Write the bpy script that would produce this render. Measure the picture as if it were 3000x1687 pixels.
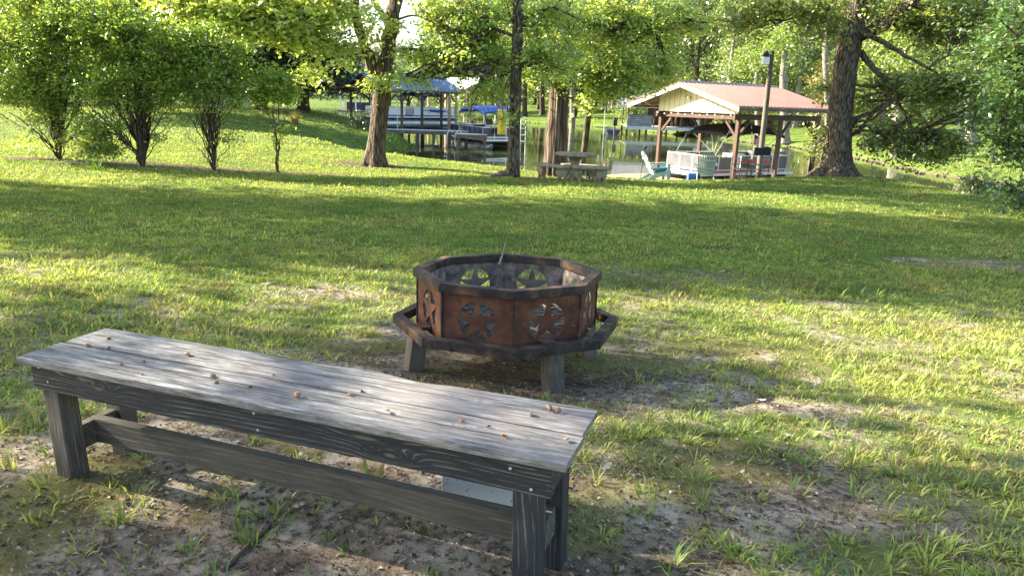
import bpy, bmesh, math, random
import numpy as np
from mathutils import Vector, Matrix
from mathutils.geometry import delaunay_2d_cdt
rnd = random.Random(7)
nr = np.random.default_rng(11)
for o in list(bpy.data.objects): bpy.data.objects.remove(o)
S = bpy.context.scene
COL = S.collection
# ------------------------------------------------------------------ camera
F, PT, RL = 2050.0, math.radians(15.0), 0.032      # focal length in source pixels (3000 wide)
fwd = Vector((0, math.cos(PT), -math.sin(PT))); up = Vector((0, math.sin(PT), math.cos(PT))); rt = Vector((1, 0, 0))
R2 = math.cos(RL)*rt + math.sin(RL)*up; U2 = -math.sin(RL)*rt + math.cos(RL)*up
cd = bpy.data.cameras.new('camera'); cam = bpy.data.objects.new('camera', cd); COL.objects.link(cam)
cam.matrix_world = Matrix(((R2.x, U2.x, -fwd.x, 0), (R2.y, U2.y, -fwd.y, 0), (R2.z, U2.z, -fwd.z, 0), (0, 0, 0, 1)))
cd.sensor_width = 36; cd.lens = F/3000*36; cd.clip_start = .05; cd.clip_end = 3000
S.camera = cam
# ------------------------------------------------------------------ world, sun, exposure
SUN_EL, SUN_AZ = math.radians(27), math.radians(16)     # azimuth: left of the view, turned this far beyond it
sdir = Vector((-math.cos(SUN_AZ)*math.cos(SUN_EL), math.sin(SUN_AZ)*math.cos(SUN_EL), math.sin(SUN_EL)))
W = bpy.data.worlds.new('World'); S.world = W; W.use_nodes = True
wn = W.node_tree.nodes; sky = wn.new('ShaderNodeTexSky'); sky.sky_type = 'NISHITA'; sky.sun_disc = False
sky.sun_elevation = SUN_EL; sky.sun_rotation = math.atan2(sdir.x, sdir.y); sky.air_density = 1.2; sky.dust_density = 1.5
W.node_tree.links.new(sky.outputs[0], wn['Background'].inputs[0]); wn['Background'].inputs[1].default_value = .085
sl = bpy.data.lights.new('sun', 'SUN'); sl.energy = 5.0; sl.angle = math.radians(.5); sl.color = (1, .91, .72)
so = bpy.data.objects.new('sun', sl); COL.objects.link(so); so.rotation_euler = sdir.to_track_quat('Z', 'Y').to_euler()
S.view_settings.view_transform = 'Standard'; S.view_settings.look = 'None'; S.view_settings.gamma = 1
S.view_settings.exposure = 2.5; S.view_settings.use_curve_mapping = False
S.render.engine = 'CYCLES'
# ------------------------------------------------------------------ helpers
def ray(px, py):
    v = R2*((px-1500)/F) + fwd - U2*((py-843.5)/F)
    return v/v.y
def at(px, py, Y): return ray(px, py)*Y
def tag(o, label=None, cat=None, group=None, kind=None):
    if label: o['label'] = label
    if cat: o['category'] = cat
    if group: o['group'] = group
    if kind: o['kind'] = kind
    return o
def empty(name, loc, rz=0, label=None, cat=None, group=None, rx=0, ry=0):
    o = bpy.data.objects.new(name, None); COL.objects.link(o); o.location = loc; o.rotation_euler = (rx, ry, rz)
    o.empty_display_size = .2
    return tag(o, label, cat, group)
def link_mesh(name, me, parent=None, loc=None):
    o = bpy.data.objects.new(name, me); COL.objects.link(o)
    if loc is not None: o.location = loc
    if parent: o.parent = parent
    return o
class MB:
    """collects shapes in local coordinates of the thing they belong to"""
    def __init__(s, M=None): s.v = []; s.f = []; s.M = M or Matrix()
    def add(s, vs, fs):
        n = len(s.v); s.v += [tuple(s.M @ Vector(p)) for p in vs]; s.f += [tuple(i+n for i in f) for f in fs]; return s
    def box(s, x0, x1, y0, y1, z0, z1):
        return s.add([(x, y, z) for x in (x0, x1) for y in (y0, y1) for z in (z0, z1)],
                     [(0, 1, 3, 2), (4, 6, 7, 5), (0, 4, 5, 1), (2, 3, 7, 6), (0, 2, 6, 4), (1, 5, 7, 3)])
    def bar(s, p, q, w, h=None, upv=(0, 0, 1)):
        h = h or w; p, q = Vector(p), Vector(q); d = (q-p).normalized(); u = Vector(upv)
        if abs(d.dot(u)) > .97: u = Vector((0, 1, 0))
        a = d.cross(u).normalized(); b = a.cross(d)
        vs = [e + a*(w/2*i) + b*(h/2*j) for e in (p, q) for i, j in ((-1, -1), (1, -1), (1, 1), (-1, 1))]
        return s.add(vs, [(0, 1, 2, 3), (7, 6, 5, 4), (0, 4, 5, 1), (1, 5, 6, 2), (2, 6, 7, 3), (3, 7, 4, 0)])
    def tube(s, pts, rad, n=8, cap=True):
        pts = [Vector(p) for p in pts]; m = len(pts)
        rad = list(rad) if hasattr(rad, '__len__') else [rad]*m
        vs = []; ref = None
        for i, p in enumerate(pts):
            d = (pts[min(i+1, m-1)] - pts[max(i-1, 0)]).normalized()
            if ref is None: ref = Vector((0, 0, 1)) if abs(d.z) < .9 else Vector((1, 0, 0))
            a = (ref - d*ref.dot(d)).normalized(); b = d.cross(a); ref = a
            vs += [p + a*(rad[i]*math.cos(2*math.pi*k/n)) + b*(rad[i]*math.sin(2*math.pi*k/n)) for k in range(n)]
        fs = [(i*n+k, i*n+(k+1) % n, (i+1)*n+(k+1) % n, (i+1)*n+k) for i in range(m-1) for k in range(n)]
        if cap: fs += [tuple(range(n))[::-1], tuple((m-1)*n+k for k in range(n))]
        return s.add(vs, fs)
    def lathe(s, prof, c=(0, 0, 0), n=24):
        m = len(prof)
        vs = [(c[0]+r*math.cos(2*math.pi*k/n), c[1]+r*math.sin(2*math.pi*k/n), c[2]+z) for r, z in prof for k in range(n)]
        fs = [(i*n+k, i*n+(k+1) % n, (i+1)*n+(k+1) % n, (i+1)*n+k) for i in range(m-1) for k in range(n)]
        fs += [tuple(range(n))[::-1], tuple((m-1)*n+k for k in range(n))]
        return s.add(vs, fs)
    def prism(s, poly, a, b, axis='y'):
        """2-D outline pushed from a to b along an axis"""
        put = {'y': lambda u, v, t: (u, t, v), 'x': lambda u, v, t: (t, u, v), 'z': lambda u, v, t: (u, v, t)}[axis]
        n = len(poly)
        return s.add([put(u, v, t) for t in (a, b) for u, v in poly],
                     [tuple(range(n))[::-1], tuple(range(n, 2*n))] + [(i, (i+1) % n, n+(i+1) % n, n+i) for i in range(n)])
    def ball(s, c, r, n=12, m=8):
        r = r if hasattr(r, '__len__') else (r, r, r)
        vs = [(c[0]+r[0]*math.sin(math.pi*j/m)*math.cos(2*math.pi*k/n), c[1]+r[1]*math.sin(math.pi*j/m)*math.sin(2*math.pi*k/n), c[2]+r[2]*math.cos(math.pi*j/m)) for j in range(m+1) for k in range(n)]
        return s.add(vs, [(j*n+k, (j+1)*n+k, (j+1)*n+(k+1) % n, j*n+(k+1) % n) for j in range(m) for k in range(n)])
    def build(s, name, mat, parent=None, loc=None, smooth=False, bevel=0, jit=0):
        if jit: s.v = [(x+rnd.uniform(-jit, jit), y+rnd.uniform(-jit, jit), z+rnd.uniform(-jit, jit)) for x, y, z in s.v]
        if loc is not None: s.v = [(x-loc[0], y-loc[1], z-loc[2]) for x, y, z in s.v]
        me = bpy.data.meshes.new(name); me.from_pydata(s.v, [], s.f); me.materials.append(mat)
        bm = bmesh.new(); bm.from_mesh(me); bmesh.ops.recalc_face_normals(bm, faces=bm.faces)
        if bevel: bmesh.ops.bevel(bm, geom=[e for e in bm.edges if e.is_manifold and e.calc_face_angle(0) > .6], offset=bevel, segments=2, affect='EDGES', profile=.6)
        bm.to_mesh(me); bm.free()
        if smooth:
            for p in me.polygons: p.use_smooth = True
            try: me.set_sharp_from_angle(angle=math.radians(40))
            except Exception: pass
        return link_mesh(name, me, parent, loc)
def npmesh(name, V, faces4, mat, cols=None, parent=None, loc=None, tri=None):
    """big meshes straight from arrays; faces4 (n,4) and optional tri (m,3)"""
    V = np.asarray(V, np.float32)
    if loc is not None: V = V - np.array(loc, np.float32)
    me = bpy.data.meshes.new(name); me.vertices.add(len(V)); me.vertices.foreach_set('co', V.ravel())
    f4 = np.asarray(faces4, np.int32).reshape(-1, 4); f3 = np.asarray(tri if tri is not None else np.zeros((0, 3)), np.int32).reshape(-1, 3)
    idx = np.concatenate([f4.ravel(), f3.ravel()]); n4, n3 = len(f4), len(f3)
    me.loops.add(len(idx)); me.loops.foreach_set('vertex_index', idx)
    me.polygons.add(n4+n3)
    st = np.concatenate([np.arange(n4)*4, n4*4+np.arange(n3)*3]).astype(np.int32)
    me.polygons.foreach_set('loop_start', st)
    me.update(calc_edges=True); me.validate()
    if cols is not None:
        ca = me.color_attributes.new('Col', 'FLOAT_COLOR', 'POINT')
        c = np.ones((len(V), 4), np.float32); c[:, :3] = cols; ca.data.foreach_set('color', c.ravel())
    me.materials.append(mat)
    return link_mesh(name, me, parent, loc)
def copy_tree(o, parent=None):
    c = o.copy(); COL.objects.link(c); c.parent = parent
    for ch in o.children: copy_tree(ch, c)
    return c
# ------------------------------------------------------------------ value noise
_tab = nr.random((256, 256))
def vnoise(x, y, s=1.0, o=3, seed=0):
    x = np.asarray(x, float)/s + seed*17.3; y = np.asarray(y, float)/s + seed*31.7; r = 0; a = 1; t = 0
    for k in range(o):
        xi, yi = np.floor(x).astype(int), np.floor(y).astype(int); fx, fy = x-xi, y-yi
        fx = fx*fx*(3-2*fx); fy = fy*fy*(3-2*fy)
        g = lambda i, j: _tab[(xi+i) % 256, (yi+j) % 256]
        r = r + a*((g(0, 0)*(1-fx)+g(1, 0)*fx)*(1-fy)+(g(0, 1)*(1-fx)+g(1, 1)*fx)*fy); t += a
        x, y, a = x*2.03+5.1, y*2.03+9.7, a*.55
    return r/t
sstep = lambda a, b, x: (lambda t: t*t*(3-2*t))(np.clip((np.asarray(x, float)-a)/(b-a), 0, 1))
# ------------------------------------------------------------------ materials
class NT:
    def __init__(s, name):
        s.m = bpy.data.materials.new(name); s.m.use_nodes = True; s.t = s.m.node_tree; s.n = s.t.nodes; s.b = s.n['Principled BSDF']; s.out = s.n['Material Output']
    def new(s, typ, **k):
        n = s.n.new(typ)
        for a, b in k.items(): setattr(n, a, b)
        return n
    def set(s, sock, v):
        if isinstance(v, bpy.types.NodeSocket): s.t.links.new(v, sock)
        elif isinstance(v, (tuple, list)) and len(v) == 3 and len(sock.default_value) == 4: sock.default_value = (*v, 1)
        else: sock.default_value = v
    def math(s, op, a, b=0.0, c=0.0):
        n = s.new('ShaderNodeMath', operation=op)
        for i, v in enumerate((a, b, c)): s.set(n.inputs[i], v)
        return n.outputs[0]
    def coord(s, kind='Object', scale=(1, 1, 1), loc=(0, 0, 0), rot=(0, 0, 0)):
        tc = s.new('ShaderNodeTexCoord'); mp = s.new('ShaderNodeMapping'); s.t.links.new(tc.outputs[kind], mp.inputs[0])
        mp.inputs[3].default_value = scale; mp.inputs[1].default_value = loc; mp.inputs[2].default_value = rot
        return mp.outputs[0]
    def noise(s, vec, scale=5, detail=6, rough=.55, dist=0):
        n = s.new('ShaderNodeTexNoise'); s.t.links.new(vec, n.inputs['Vector']); n.inputs['Scale'].default_value = scale
        n.inputs['Detail'].default_value = detail; n.inputs['Roughness'].default_value = rough; n.inputs['Distortion'].default_value = dist
        return n.outputs[0]
    def ramp(s, fac, stops):
        n = s.new('ShaderNodeValToRGB'); s.t.links.new(fac, n.inputs[0]); e = n.color_ramp.elements
        while len(e) < len(stops): e.new(.5)
        for i, (p, c) in enumerate(stops): e[i].position = p; e[i].color = (*c, 1) if len(c) == 3 else c
        return n.outputs[0]
    def mix(s, fac, a, b, mode='MIX'):
        n = s.new('ShaderNodeMix', data_type='RGBA', blend_type=mode); s.set(n.inputs[0], fac); s.set(n.inputs[6], a); s.set(n.inputs[7], b)
        return n.outputs[2]
    def maprange(s, v, a, b, c=0.0, d=1.0):
        n = s.new('ShaderNodeMapRange'); s.set(n.inputs[0], v)
        for i, x in enumerate((a, b, c, d)): n.inputs[i+1].default_value = x
        return n.outputs[0]
    def bump(s, h, strength=.5, dist=.01):
        n = s.new('ShaderNodeBump'); s.t.links.new(h, n.inputs['Height']); n.inputs['Strength'].default_value = strength; n.inputs['Distance'].default_value = dist
        s.t.links.new(n.outputs[0], s.b.inputs['Normal']); return n
    def fin(s, col=None, rough=None, metal=None, spec=None):
        if col is not None: s.set(s.b.inputs['Base Color'], col)
        if rough is not None: s.set(s.b.inputs['Roughness'], rough)
        if metal is not None: s.set(s.b.inputs['Metallic'], metal)
        if spec is not None: s.set(s.b.inputs['Specular IOR Level'], spec)
        return s.m
def M(name, c1, c2=None, scale=4, stretch=(1, 1, 1), rough=.75, metal=0, bump=0, bd=.01, spec=None, lo=.35, hi=.65):
    t = NT(name); c2 = c2 or tuple(x*.6 for x in c1); v = t.coord('Object', stretch); n = t.noise(v, scale, 8, .65)
    if bump: t.bump(n, bump, bd)
    return t.fin(t.ramp(n, [(lo, c1), (hi, c2)]), rough, metal, spec)
def leaf_mat(name, trans=.55, rough=.42, gloss=.13, boost=1.35):
    t = NT(name); a = t.new('ShaderNodeAttribute', attribute_name='Col')
    d = t.new('ShaderNodeBsdfDiffuse'); tr = t.new('ShaderNodeBsdfTranslucent'); g = t.new('ShaderNodeBsdfGlossy'); g.inputs['Roughness'].default_value = rough
    t.t.links.new(a.outputs[0], d.inputs[0])
    yl = t.mix(1.0, a.outputs[0], (boost, boost*1.0, boost*.6), 'MULTIPLY'); t.t.links.new(yl, tr.inputs[0])
    m1 = t.new('ShaderNodeMixShader'); m1.inputs[0].default_value = trans; t.t.links.new(d.outputs[0], m1.inputs[1]); t.t.links.new(tr.outputs[0], m1.inputs[2])
    m2 = t.new('ShaderNodeMixShader'); m2.inputs[0].default_value = gloss; t.t.links.new(m1.outputs[0], m2.inputs[1]); t.t.links.new(g.outputs[0], m2.inputs[2])
    t.t.links.new(m2.outputs[0], t.out.inputs[0]); t.n.remove(t.b)
    return t.m
def bark_mat(name, light, dark, sc=9, vz=.16, bump=1.0, bd=.03):
    t = NT(name); v = t.coord('Object', (1, 1, vz)); n = t.noise(v, sc, 8, .7, .6)
    vo = t.new('ShaderNodeTexVoronoi', feature='DISTANCE_TO_EDGE'); t.t.links.new(v, vo.inputs['Vector']); vo.inputs['Scale'].default_value = sc*1.3
    h = t.math('ADD', t.math('MULTIPLY', n, .9), t.math('MINIMUM', vo.outputs[0], .35)); t.bump(h, bump, bd)
    big = t.noise(t.coord('Object', (1, 1, .6)), 1.3, 3)
    c = t.mix(t.maprange(big, .4, .7), t.ramp(h, [(.42, dark), (.78, light)]), t.ramp(h, [(.42, tuple(x*.7 for x in dark)), (.78, tuple(x*.75 for x in light))]))
    return t.fin(c, .9, 0, .2)
mt = {}
mt['leaf'] = leaf_mat('leaf')
mt['grass'] = leaf_mat('grass_blade', .42, .5, .02, 1.3)
mt['glossleaf'] = leaf_mat('glossy_leaf', .25, .3, .12)
mt['bark_grey'] = bark_mat('bark_grey', (.19, .145, .11), (.030, .021, .015))
mt['bark_oak'] = bark_mat('bark_oak', (.21, .17, .13), (.030, .023, .017), 11, .22, 1.2, .05)
mt['bark_cedar'] = bark_mat('bark_cedar', (.19, .14, .105), (.035, .022, .016), 10, .05, 1.0, .04)
mt['bark_dark'] = bark_mat('bark_dark', (.13, .10, .075), (.03, .022, .016))
mt['bark_pale'] = bark_mat('bark_pale', (.33, .30, .26), (.14, .12, .095), 5, .5, .4)
mt['white'] = M('white_paint', (.78, .78, .76), (.70, .70, .68), 3, rough=.35)
mt['boatwhite'] = M('boat_white', (.80, .81, .82), (.72, .73, .75), 2, rough=.25)
mt['alum'] = M('aluminium', (.62, .64, .66), (.45, .47, .49), 3, rough=.35, metal=.6)
mt['black'] = M('black_plastic', (.02, .02, .022), (.012, .012, .012), 5, rough=.45)
mt['blackfab'] = M('black_fabric', (.022, .022, .028), (.012, .012, .016), 30, rough=.9)
mt['navy'] = M('navy_panel', (.02, .03, .09), (.015, .02, .06), 3, rough=.3)
mt['bluecanvas'] = M('blue_canvas', (.05, .12, .42), (.035, .08, .30), 4, rough=.8)
mt['red'] = M('red_paint', (.42, .05, .05), (.30, .03, .03), 3, rough=.4)
mt['greypanel'] = M('grey_panel', (.10, .10, .11), (.06, .06, .07), 3, rough=.4)
mt['yellow'] = M('yellow_foam', (.72, .50, .03), (.60, .40, .02), 2, rough=.7)
mt['wood_new'] = M('new_lumber', (.46, .30, .17), (.33, .20, .11), 6, (1, 1, .2), bump=.2)
mt['wood_red'] = M('stained_post', (.10, .048, .032), (.045, .024, .016), 5, (1, 1, .25), bump=.3)
mt['wood_old'] = M('weathered_timber', (.17, .14, .115), (.07, .055, .045), 5, (1, 1, .25), bump=.3)
mt['wood_dk'] = M('dark_timber', (.10, .07, .05), (.04, .03, .022), 5, (1, 1, .25), bump=.3)
mt['deck'] = M('deck_board', (.36, .35, .35), (.25, .24, .24), 5, (.3, 3, 1))
mt['dock_pale'] = M('pale_dock', (.60, .62, .64), (.48, .50, .52), 3)
mt['concrete'] = M('old_concrete', (.33, .28, .20), (.13, .11, .07), 6, bump=.5, bd=.01, rough=.95)
mt['cream'] = M('cream_siding', (.62, .60, .42), (.56, .54, .38), 2, rough=.6)
mt['roof_red'] = M('red_metal_roof', (.20, .098, .088), (.15, .075, .068), 1.5, rough=.35)
mt['roof_blue'] = M('blue_metal_roof', (.055, .11, .24), (.04, .08, .18), 1.5, rough=.3)
mt['roof_white'] = M('white_metal_roof', (.66, .66, .66), (.50, .42, .36), .8, rough=.4, lo=.45, hi=.7)
mt['roof_grey'] = M('grey_metal_roof', (.26, .25, .26), (.19, .18, .19), 1.2, rough=.4)
mt['plastic_grn'] = M('pale_green_plastic', (.36, .43, .40), (.28, .34, .31), 3, rough=.5)
mt['teal'] = M('teal_cushion', (.02, .20, .24), (.015, .15, .18), 8, rough=.9)
mt['glass_dk'] = M('bottle_glass', (.01, .014, .01), (.01, .01, .01), 3, rough=.08)
mt['paper'] = M('paper_label', (.55, .55, .52), (.45, .45, .42), 9)
mt['rock'] = M('shore_rock', (.20, .15, .11), (.07, .055, .04), 3, bump=.8, bd=.05, rough=.95)
mt['brown_seat'] = M('tan_vinyl', (.30, .24, .17), (.22, .17, .12), 3, rough=.5)
# ------------------------------------------------------------------ terrain
WZ = -3.3
near_shore = np.array([(180, -40), (60, 0), (30, 8), (20, 13), (14.6, 17.5), (13.7, 21), (14.0, 25.5), (14.2, 30.3), (12.6, 30.0), (9.0, 27.9), (6.5, 28.0), (3.5, 26.6), (1, 26.8), (-1.5, 27.5), (-3.2, 29.3), (-4.3, 31.5), (-5.5, 34.8), (-6.9, 39), (-8.4, 43.7), (-7.7, 45.5), (-6.5, 47.7), (-7.1, 50.4), (-9.8, 53.5), (-14.3, 58.9), (-21.4, 64), (-30, 69.6), (-45, 76), (-71, 82), (-134, 98), (-400, 160)], float)
far_shore = np.array([(-400, 330), (-120, 250), (-36, 223), (-18, 143), (-10.7, 125), (0, 111), (10.7, 103), (15, 94), (18, 85), (21.4, 76), (23, 68), (24.7, 65), (24.4, 50), (23, 40), (24, 36.6), (29, 30), (40, 24), (71, 16), (180, -9)], float)
WP = np.concatenate([near_shore, far_shore])
def pdist(x, y, pl):
    d = np.full(np.shape(x), 1e9)
    for a, b in zip(pl[:-1], pl[1:]):
        ab = b-a; t = np.clip(((x-a[0])*ab[0]+(y-a[1])*ab[1])/(ab@ab), 0, 1)
        d = np.minimum(d, np.hypot(x-a[0]-t*ab[0], y-a[1]-t*ab[1]))
    return d
def inwater(x, y):
    c = np.zeros(np.shape(x), bool); n = len(WP)
    for i in range(n):
        a, b = WP[i], WP[(i+1) % n]
        if a[1] == b[1]: continue
        k = ((a[1] > y) != (b[1] > y)) & (x < (b[0]-a[0])*(y-a[1])/(b[1]-a[1])+a[0]); c ^= k
    return c
def pxc(px, py, Y): v = at(px, py, Y); return (v.x, v.y, v.z)
CP = [(0, 0, -1.36), (-3, 0, -1.30), (3, 0, -1.40), (0, 2.3, -1.425), (-1.7, 2.4, -1.41), (2, 2.3, -1.46), (0, 4.4, -1.72), (-3, 4.6, -1.66), (3, 4.6, -1.74), (0, 8, -1.81), (-6, 8, -1.76), (6, 8, -1.83),
      (0, 12, -1.93), (-8, 12, -1.88), (8, 12, -1.95), (0, 16, -2.03), (-11, 16, -1.96), (11.5, 16, -2.12), (0, 20, -2.15), (-10.3, 19.5, -2.05), (5, 22.5, -2.34), (0, 23, -2.33), (11.8, 24.5, -2.18), (6.7, 24.4, -2.47), (8.8, 25.2, -2.47), (3, 25.5, -2.66), (-4.5, 23, -2.2),
      pxc(1295, 474, 25), pxc(1210, 461, 26.5), (-4.8, 30, -2.75), (-6.6, 35, -2.98), (-7.6, 38, -3.1), pxc(1400, 488, 24), pxc(1124, 450, 28), pxc(1478, 498, 23.5), pxc(1800, 522, 23), pxc(2300, 520, 23.5), pxc(2740, 562, 19.5), pxc(2958, 602, 17), pxc(0, 378, 33), pxc(420, 400, 33), pxc(0, 315, 50), pxc(640, 338, 45), pxc(900, 405, 34), pxc(1071, 372, 50), pxc(1150, 412, 46), pxc(1060, 352, 54), pxc(880, 322, 58), pxc(700, 318, 60), (-60, 60, -1.4), (-60, 20, -1.6), (-30, 0, -1.2), (25, 2, -1.9), (-120, 90, -1.4), (-40, 75, -1.4)]
CP = np.array(CP)
def _U(r): return np.where(r < 1e-9, 0, r*r*np.log(r+1e-12))
_n = len(CP); _K = _U(np.hypot(CP[:, None, 0]-CP[None, :, 0], CP[:, None, 1]-CP[None, :, 1])) + np.eye(_n)*.03
_P = np.c_[np.ones(_n), CP[:, :2]]; _A = np.block([[_K, _P], [_P.T, np.zeros((3, 3))]]); _w = np.linalg.solve(_A, np.r_[CP[:, 2], 0, 0, 0])
def tps(x, y):
    x = np.asarray(x, float); y = np.maximum(np.asarray(y, float), 0); r = _w[_n]+_w[_n+1]*x+_w[_n+2]*y
    for i in range(_n): r = r + _w[i]*_U(np.hypot(x-CP[i, 0], y-CP[i, 1]))
    return np.clip(r, -3.1, -.9)
def ground(x, y):
    x = np.atleast_1d(np.asarray(x, float)); y = np.atleast_1d(np.asarray(y, float))
    dn, df = pdist(x, y, near_shore), pdist(x, y, far_shore); w = inwater(x, y)
    zn = WZ-.04 + (tps(x, y)-WZ+.04)*sstep(0, 1.6, dn)
    bumpf = (vnoise(x, y, 9, 3, 3)-.5)*np.clip(df/15, 0, 1)*1.2
    zf = WZ-.04 + .35*sstep(0, .6, df) + .075*np.minimum(df, 60) + .12*np.maximum(df-60, 0) + bumpf
    zf = np.minimum(zf, 30)
    z = np.where(df < dn, zf, zn)
    near = sstep(30, 12, y)
    z = z + near*((vnoise(x, y, .55, 3, 5)-.5)*.035 + (vnoise(x, y, 2.2, 2, 6)-.5)*.03)
    zw = WZ - .05 - np.minimum(np.minimum(dn, df)*.3, 1.5)
    return np.where(w, zw, z)
def gz(x, y): return float(ground(x, y)[0])
def onground(px, py, lo=1.0, hi=200.0):
    r = ray(px, py); Y = lo
    while Y < hi:
        if r.z*Y < gz(r.x*Y, Y): break
        Y *= 1.01
    return Vector((r.x*Y, Y, gz(r.x*Y, Y)))
def ell(x, y, cx, cy, rx, ry, a=0):
    ca, sa = math.cos(a), math.sin(a); u = (x-cx)*ca+(y-cy)*sa; v = -(x-cx)*sa+(y-cy)*ca
    return np.sqrt((u/rx)**2+(v/ry)**2)
def bare(x, y):
    """0 = turf, 1 = bare earth"""
    x = np.asarray(x, float); y = np.asarray(y, float)
    n = vnoise(x, y, .8, 4, 1); n2 = vnoise(x, y, .3, 3, 2)
    b = np.zeros(np.shape(x))
    for cx, cy, rx, ry, a, k in ((0, 4.2, 1.5, 1.15, 0, 1.1), (-.7, 2.35, 1.7, .75, -.35, .8), (-2.2, 1.7, 1.8, .9, 0, .55), (.35, 1.5, .7, .7, 0, .9), (-1.6, 3.6, 1.2, .35, 0, .6), (1.2, 4.9, .9, .35, 0, .7), (.9, 2.6, .6, .5, 0, .55), (-1, 6.3, 1.6, .35, 0, .45), (1.3, 7.6, 2.0, .5, 0, .45), (6.0, 8.8, 1.6, .5, 0, .6), (1.6, 3.6, .5, .25, 0, .7)):
        b = np.maximum(b, k*sstep(1.25, .55, ell(x, y, cx, cy, rx, ry, a)+(n-.5)*1.0))
    b = b + sstep(8.5, 2.5, y)*(.16+.5*(n-.35))
    b = b*(.45+1.0*n2)
    return np.clip(b, 0, 1)
def terrain():
    Ys = np.concatenate([np.linspace(-45, .4, 24), .45*np.exp(np.linspace(0, math.log(700/.45), 620))])
    u = np.linspace(-1, 1, 421); u = np.sign(u)*np.abs(u)**1.15
    hw = np.where(Ys > 0, 4.5+Ys*1.15, 4.5+np.abs(Ys)*1.2)
    X = u[None, :]*hw[:, None]; Y = np.repeat(Ys[:, None], len(u), 1); Z = ground(X.ravel(), Y.ravel()).reshape(X.shape)
    V = np.stack([X, Y, Z], -1).reshape(-1, 3); r, c = X.shape
    i = np.arange(r-1)[:, None]*c+np.arange(c-1)[None, :]; f = np.stack([i, i+1, i+c+1, i+c], -1).reshape(-1, 4)
    x, y = V[:, 0], V[:, 1]; b = bare(x, y)*sstep(16, 9, y); b = np.maximum(b, sstep(10, 6, y)*(.34+.55*(vnoise(x, y, .35, 3, 31)-.4)))
    mulch = np.zeros(len(x))
    for cx, cy, rx, ry in ((-4.7, 23.0, 1.7, 1.0), (11.8, 24.2, 3.2, 1.7), (1.2, 21.9, 2.6, 1.6), (-10.5, 19.6, 6.0, .7), (-5.6, 19.8, .9, .4), (9.0, 27.0, 3, .6)):
        mulch = np.maximum(mulch, sstep(1.2, .6, ell(x, y, cx, cy, rx, ry)+(vnoise(x, y, .7, 3, 9)-.5)*.8))
    for cx, cy, rx, ry, a_, k_ in ((-1.2, 1.9, 1.9, .8, -.35, .34), (-2.6, 2.2, 1.6, 1.4, 0, .25), (0, 4.2, .95, .75, 0, .55), (.5, 1.5, .7, .5, 0, .5), (1.3, 2.6, .7, .5, 0, .4)):  # darker brown patches about the bench and below the fire pit
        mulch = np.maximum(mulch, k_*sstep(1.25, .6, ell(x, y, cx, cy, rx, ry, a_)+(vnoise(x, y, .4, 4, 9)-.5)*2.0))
    df = pdist(x, y, far_shore); dn = pdist(x, y, near_shore)
    mulch = np.maximum(mulch, sstep(.5, .1, np.minimum(df, dn))*.7)
    moss = sstep(.46, .60, vnoise(x, y, .6, 3, 12))*sstep(12, 5, y)
    return npmesh('lawn', V, f, mt['ground'], np.stack([b, mulch, moss], 1))
t = NT('ground'); a = t.new('ShaderNodeAttribute', attribute_name='Col'); sp = t.new('ShaderNodeSeparateColor'); t.t.links.new(a.outputs[0], sp.inputs[0])
v = t.coord('Object'); n1 = t.noise(v, 1.1, 6, .6); n2 = t.noise(v, 24, 8, .7); n3 = t.noise(v, 120, 4, .7); n4 = t.noise(v, 5, 5, .6)
turf = t.mix(t.maprange(n2, .35, .7), (.035, .045, .014), (.10, .14, .03)); turf = t.mix(t.maprange(n1, .35, .65), turf, t.mix(t.maprange(n3, .3, .7), (.06, .12, .016), (.18, .26, .04)))
turf = t.mix(t.maprange(n4, .56, .74, 0, .55), turf, (.19, .15, .07))
soil = t.mix(t.maprange(n4, .42, .62), (.38, .32, .25), (.17, .13, .095)); soil = t.mix(t.maprange(n2, .47, .60, 0, .9), soil, (.055, .04, .028)); soil = t.mix(t.maprange(n3, .58, .72, 0, .7), soil, (.45, .38, .30))
soil = t.mix(t.math('MULTIPLY', sp.outputs[2], .75), soil, t.mix(n2, (.07, .075, .015), (.19, .19, .035)))
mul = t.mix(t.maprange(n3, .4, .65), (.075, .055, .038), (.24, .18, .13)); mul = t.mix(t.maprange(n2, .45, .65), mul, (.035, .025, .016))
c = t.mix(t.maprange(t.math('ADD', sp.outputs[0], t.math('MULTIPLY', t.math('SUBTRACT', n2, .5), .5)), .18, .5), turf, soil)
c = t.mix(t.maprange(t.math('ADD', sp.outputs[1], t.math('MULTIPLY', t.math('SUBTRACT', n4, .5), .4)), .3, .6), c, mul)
h = t.math('ADD', t.math('MULTIPLY', n2, 1.0), t.math('MULTIPLY', n3, .5)); t.bump(h, .9, .02)
mt['ground'] = t.fin(c, .95, 0, .1)
lawn = terrain(); tag(lawn, kind='structure')
for p in lawn.data.polygons: p.use_smooth = True
# water
t = NT('water'); v = t.coord('Object', (1, .35, 1)); n1 = t.noise(v, 2.2, 3, .5); n2 = t.noise(t.coord('Object', (.25, .08, 1)), 1.0, 2)
t.bump(t.math('ADD', t.math('MULTIPLY', n1, .5), n2), .10, .12)
mt['water'] = t.fin(t.ramp(n2, [(.3, (.035, .045, .018)), (.7, (.055, .065, .028))]), .035, 0, .5); t.b.inputs['IOR'].default_value = 1.33
wy = MB(); wx = [-400, -100, -30, 0, 30, 60, 180]; 
wy.add([(-420, -45, WZ), (200, -45, WZ), (200, 340, WZ), (-420, 340, WZ)], [(0, 1, 2, 3)])
o = wy.build('lake_water', mt['water']); tag(o, kind='structure')
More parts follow.
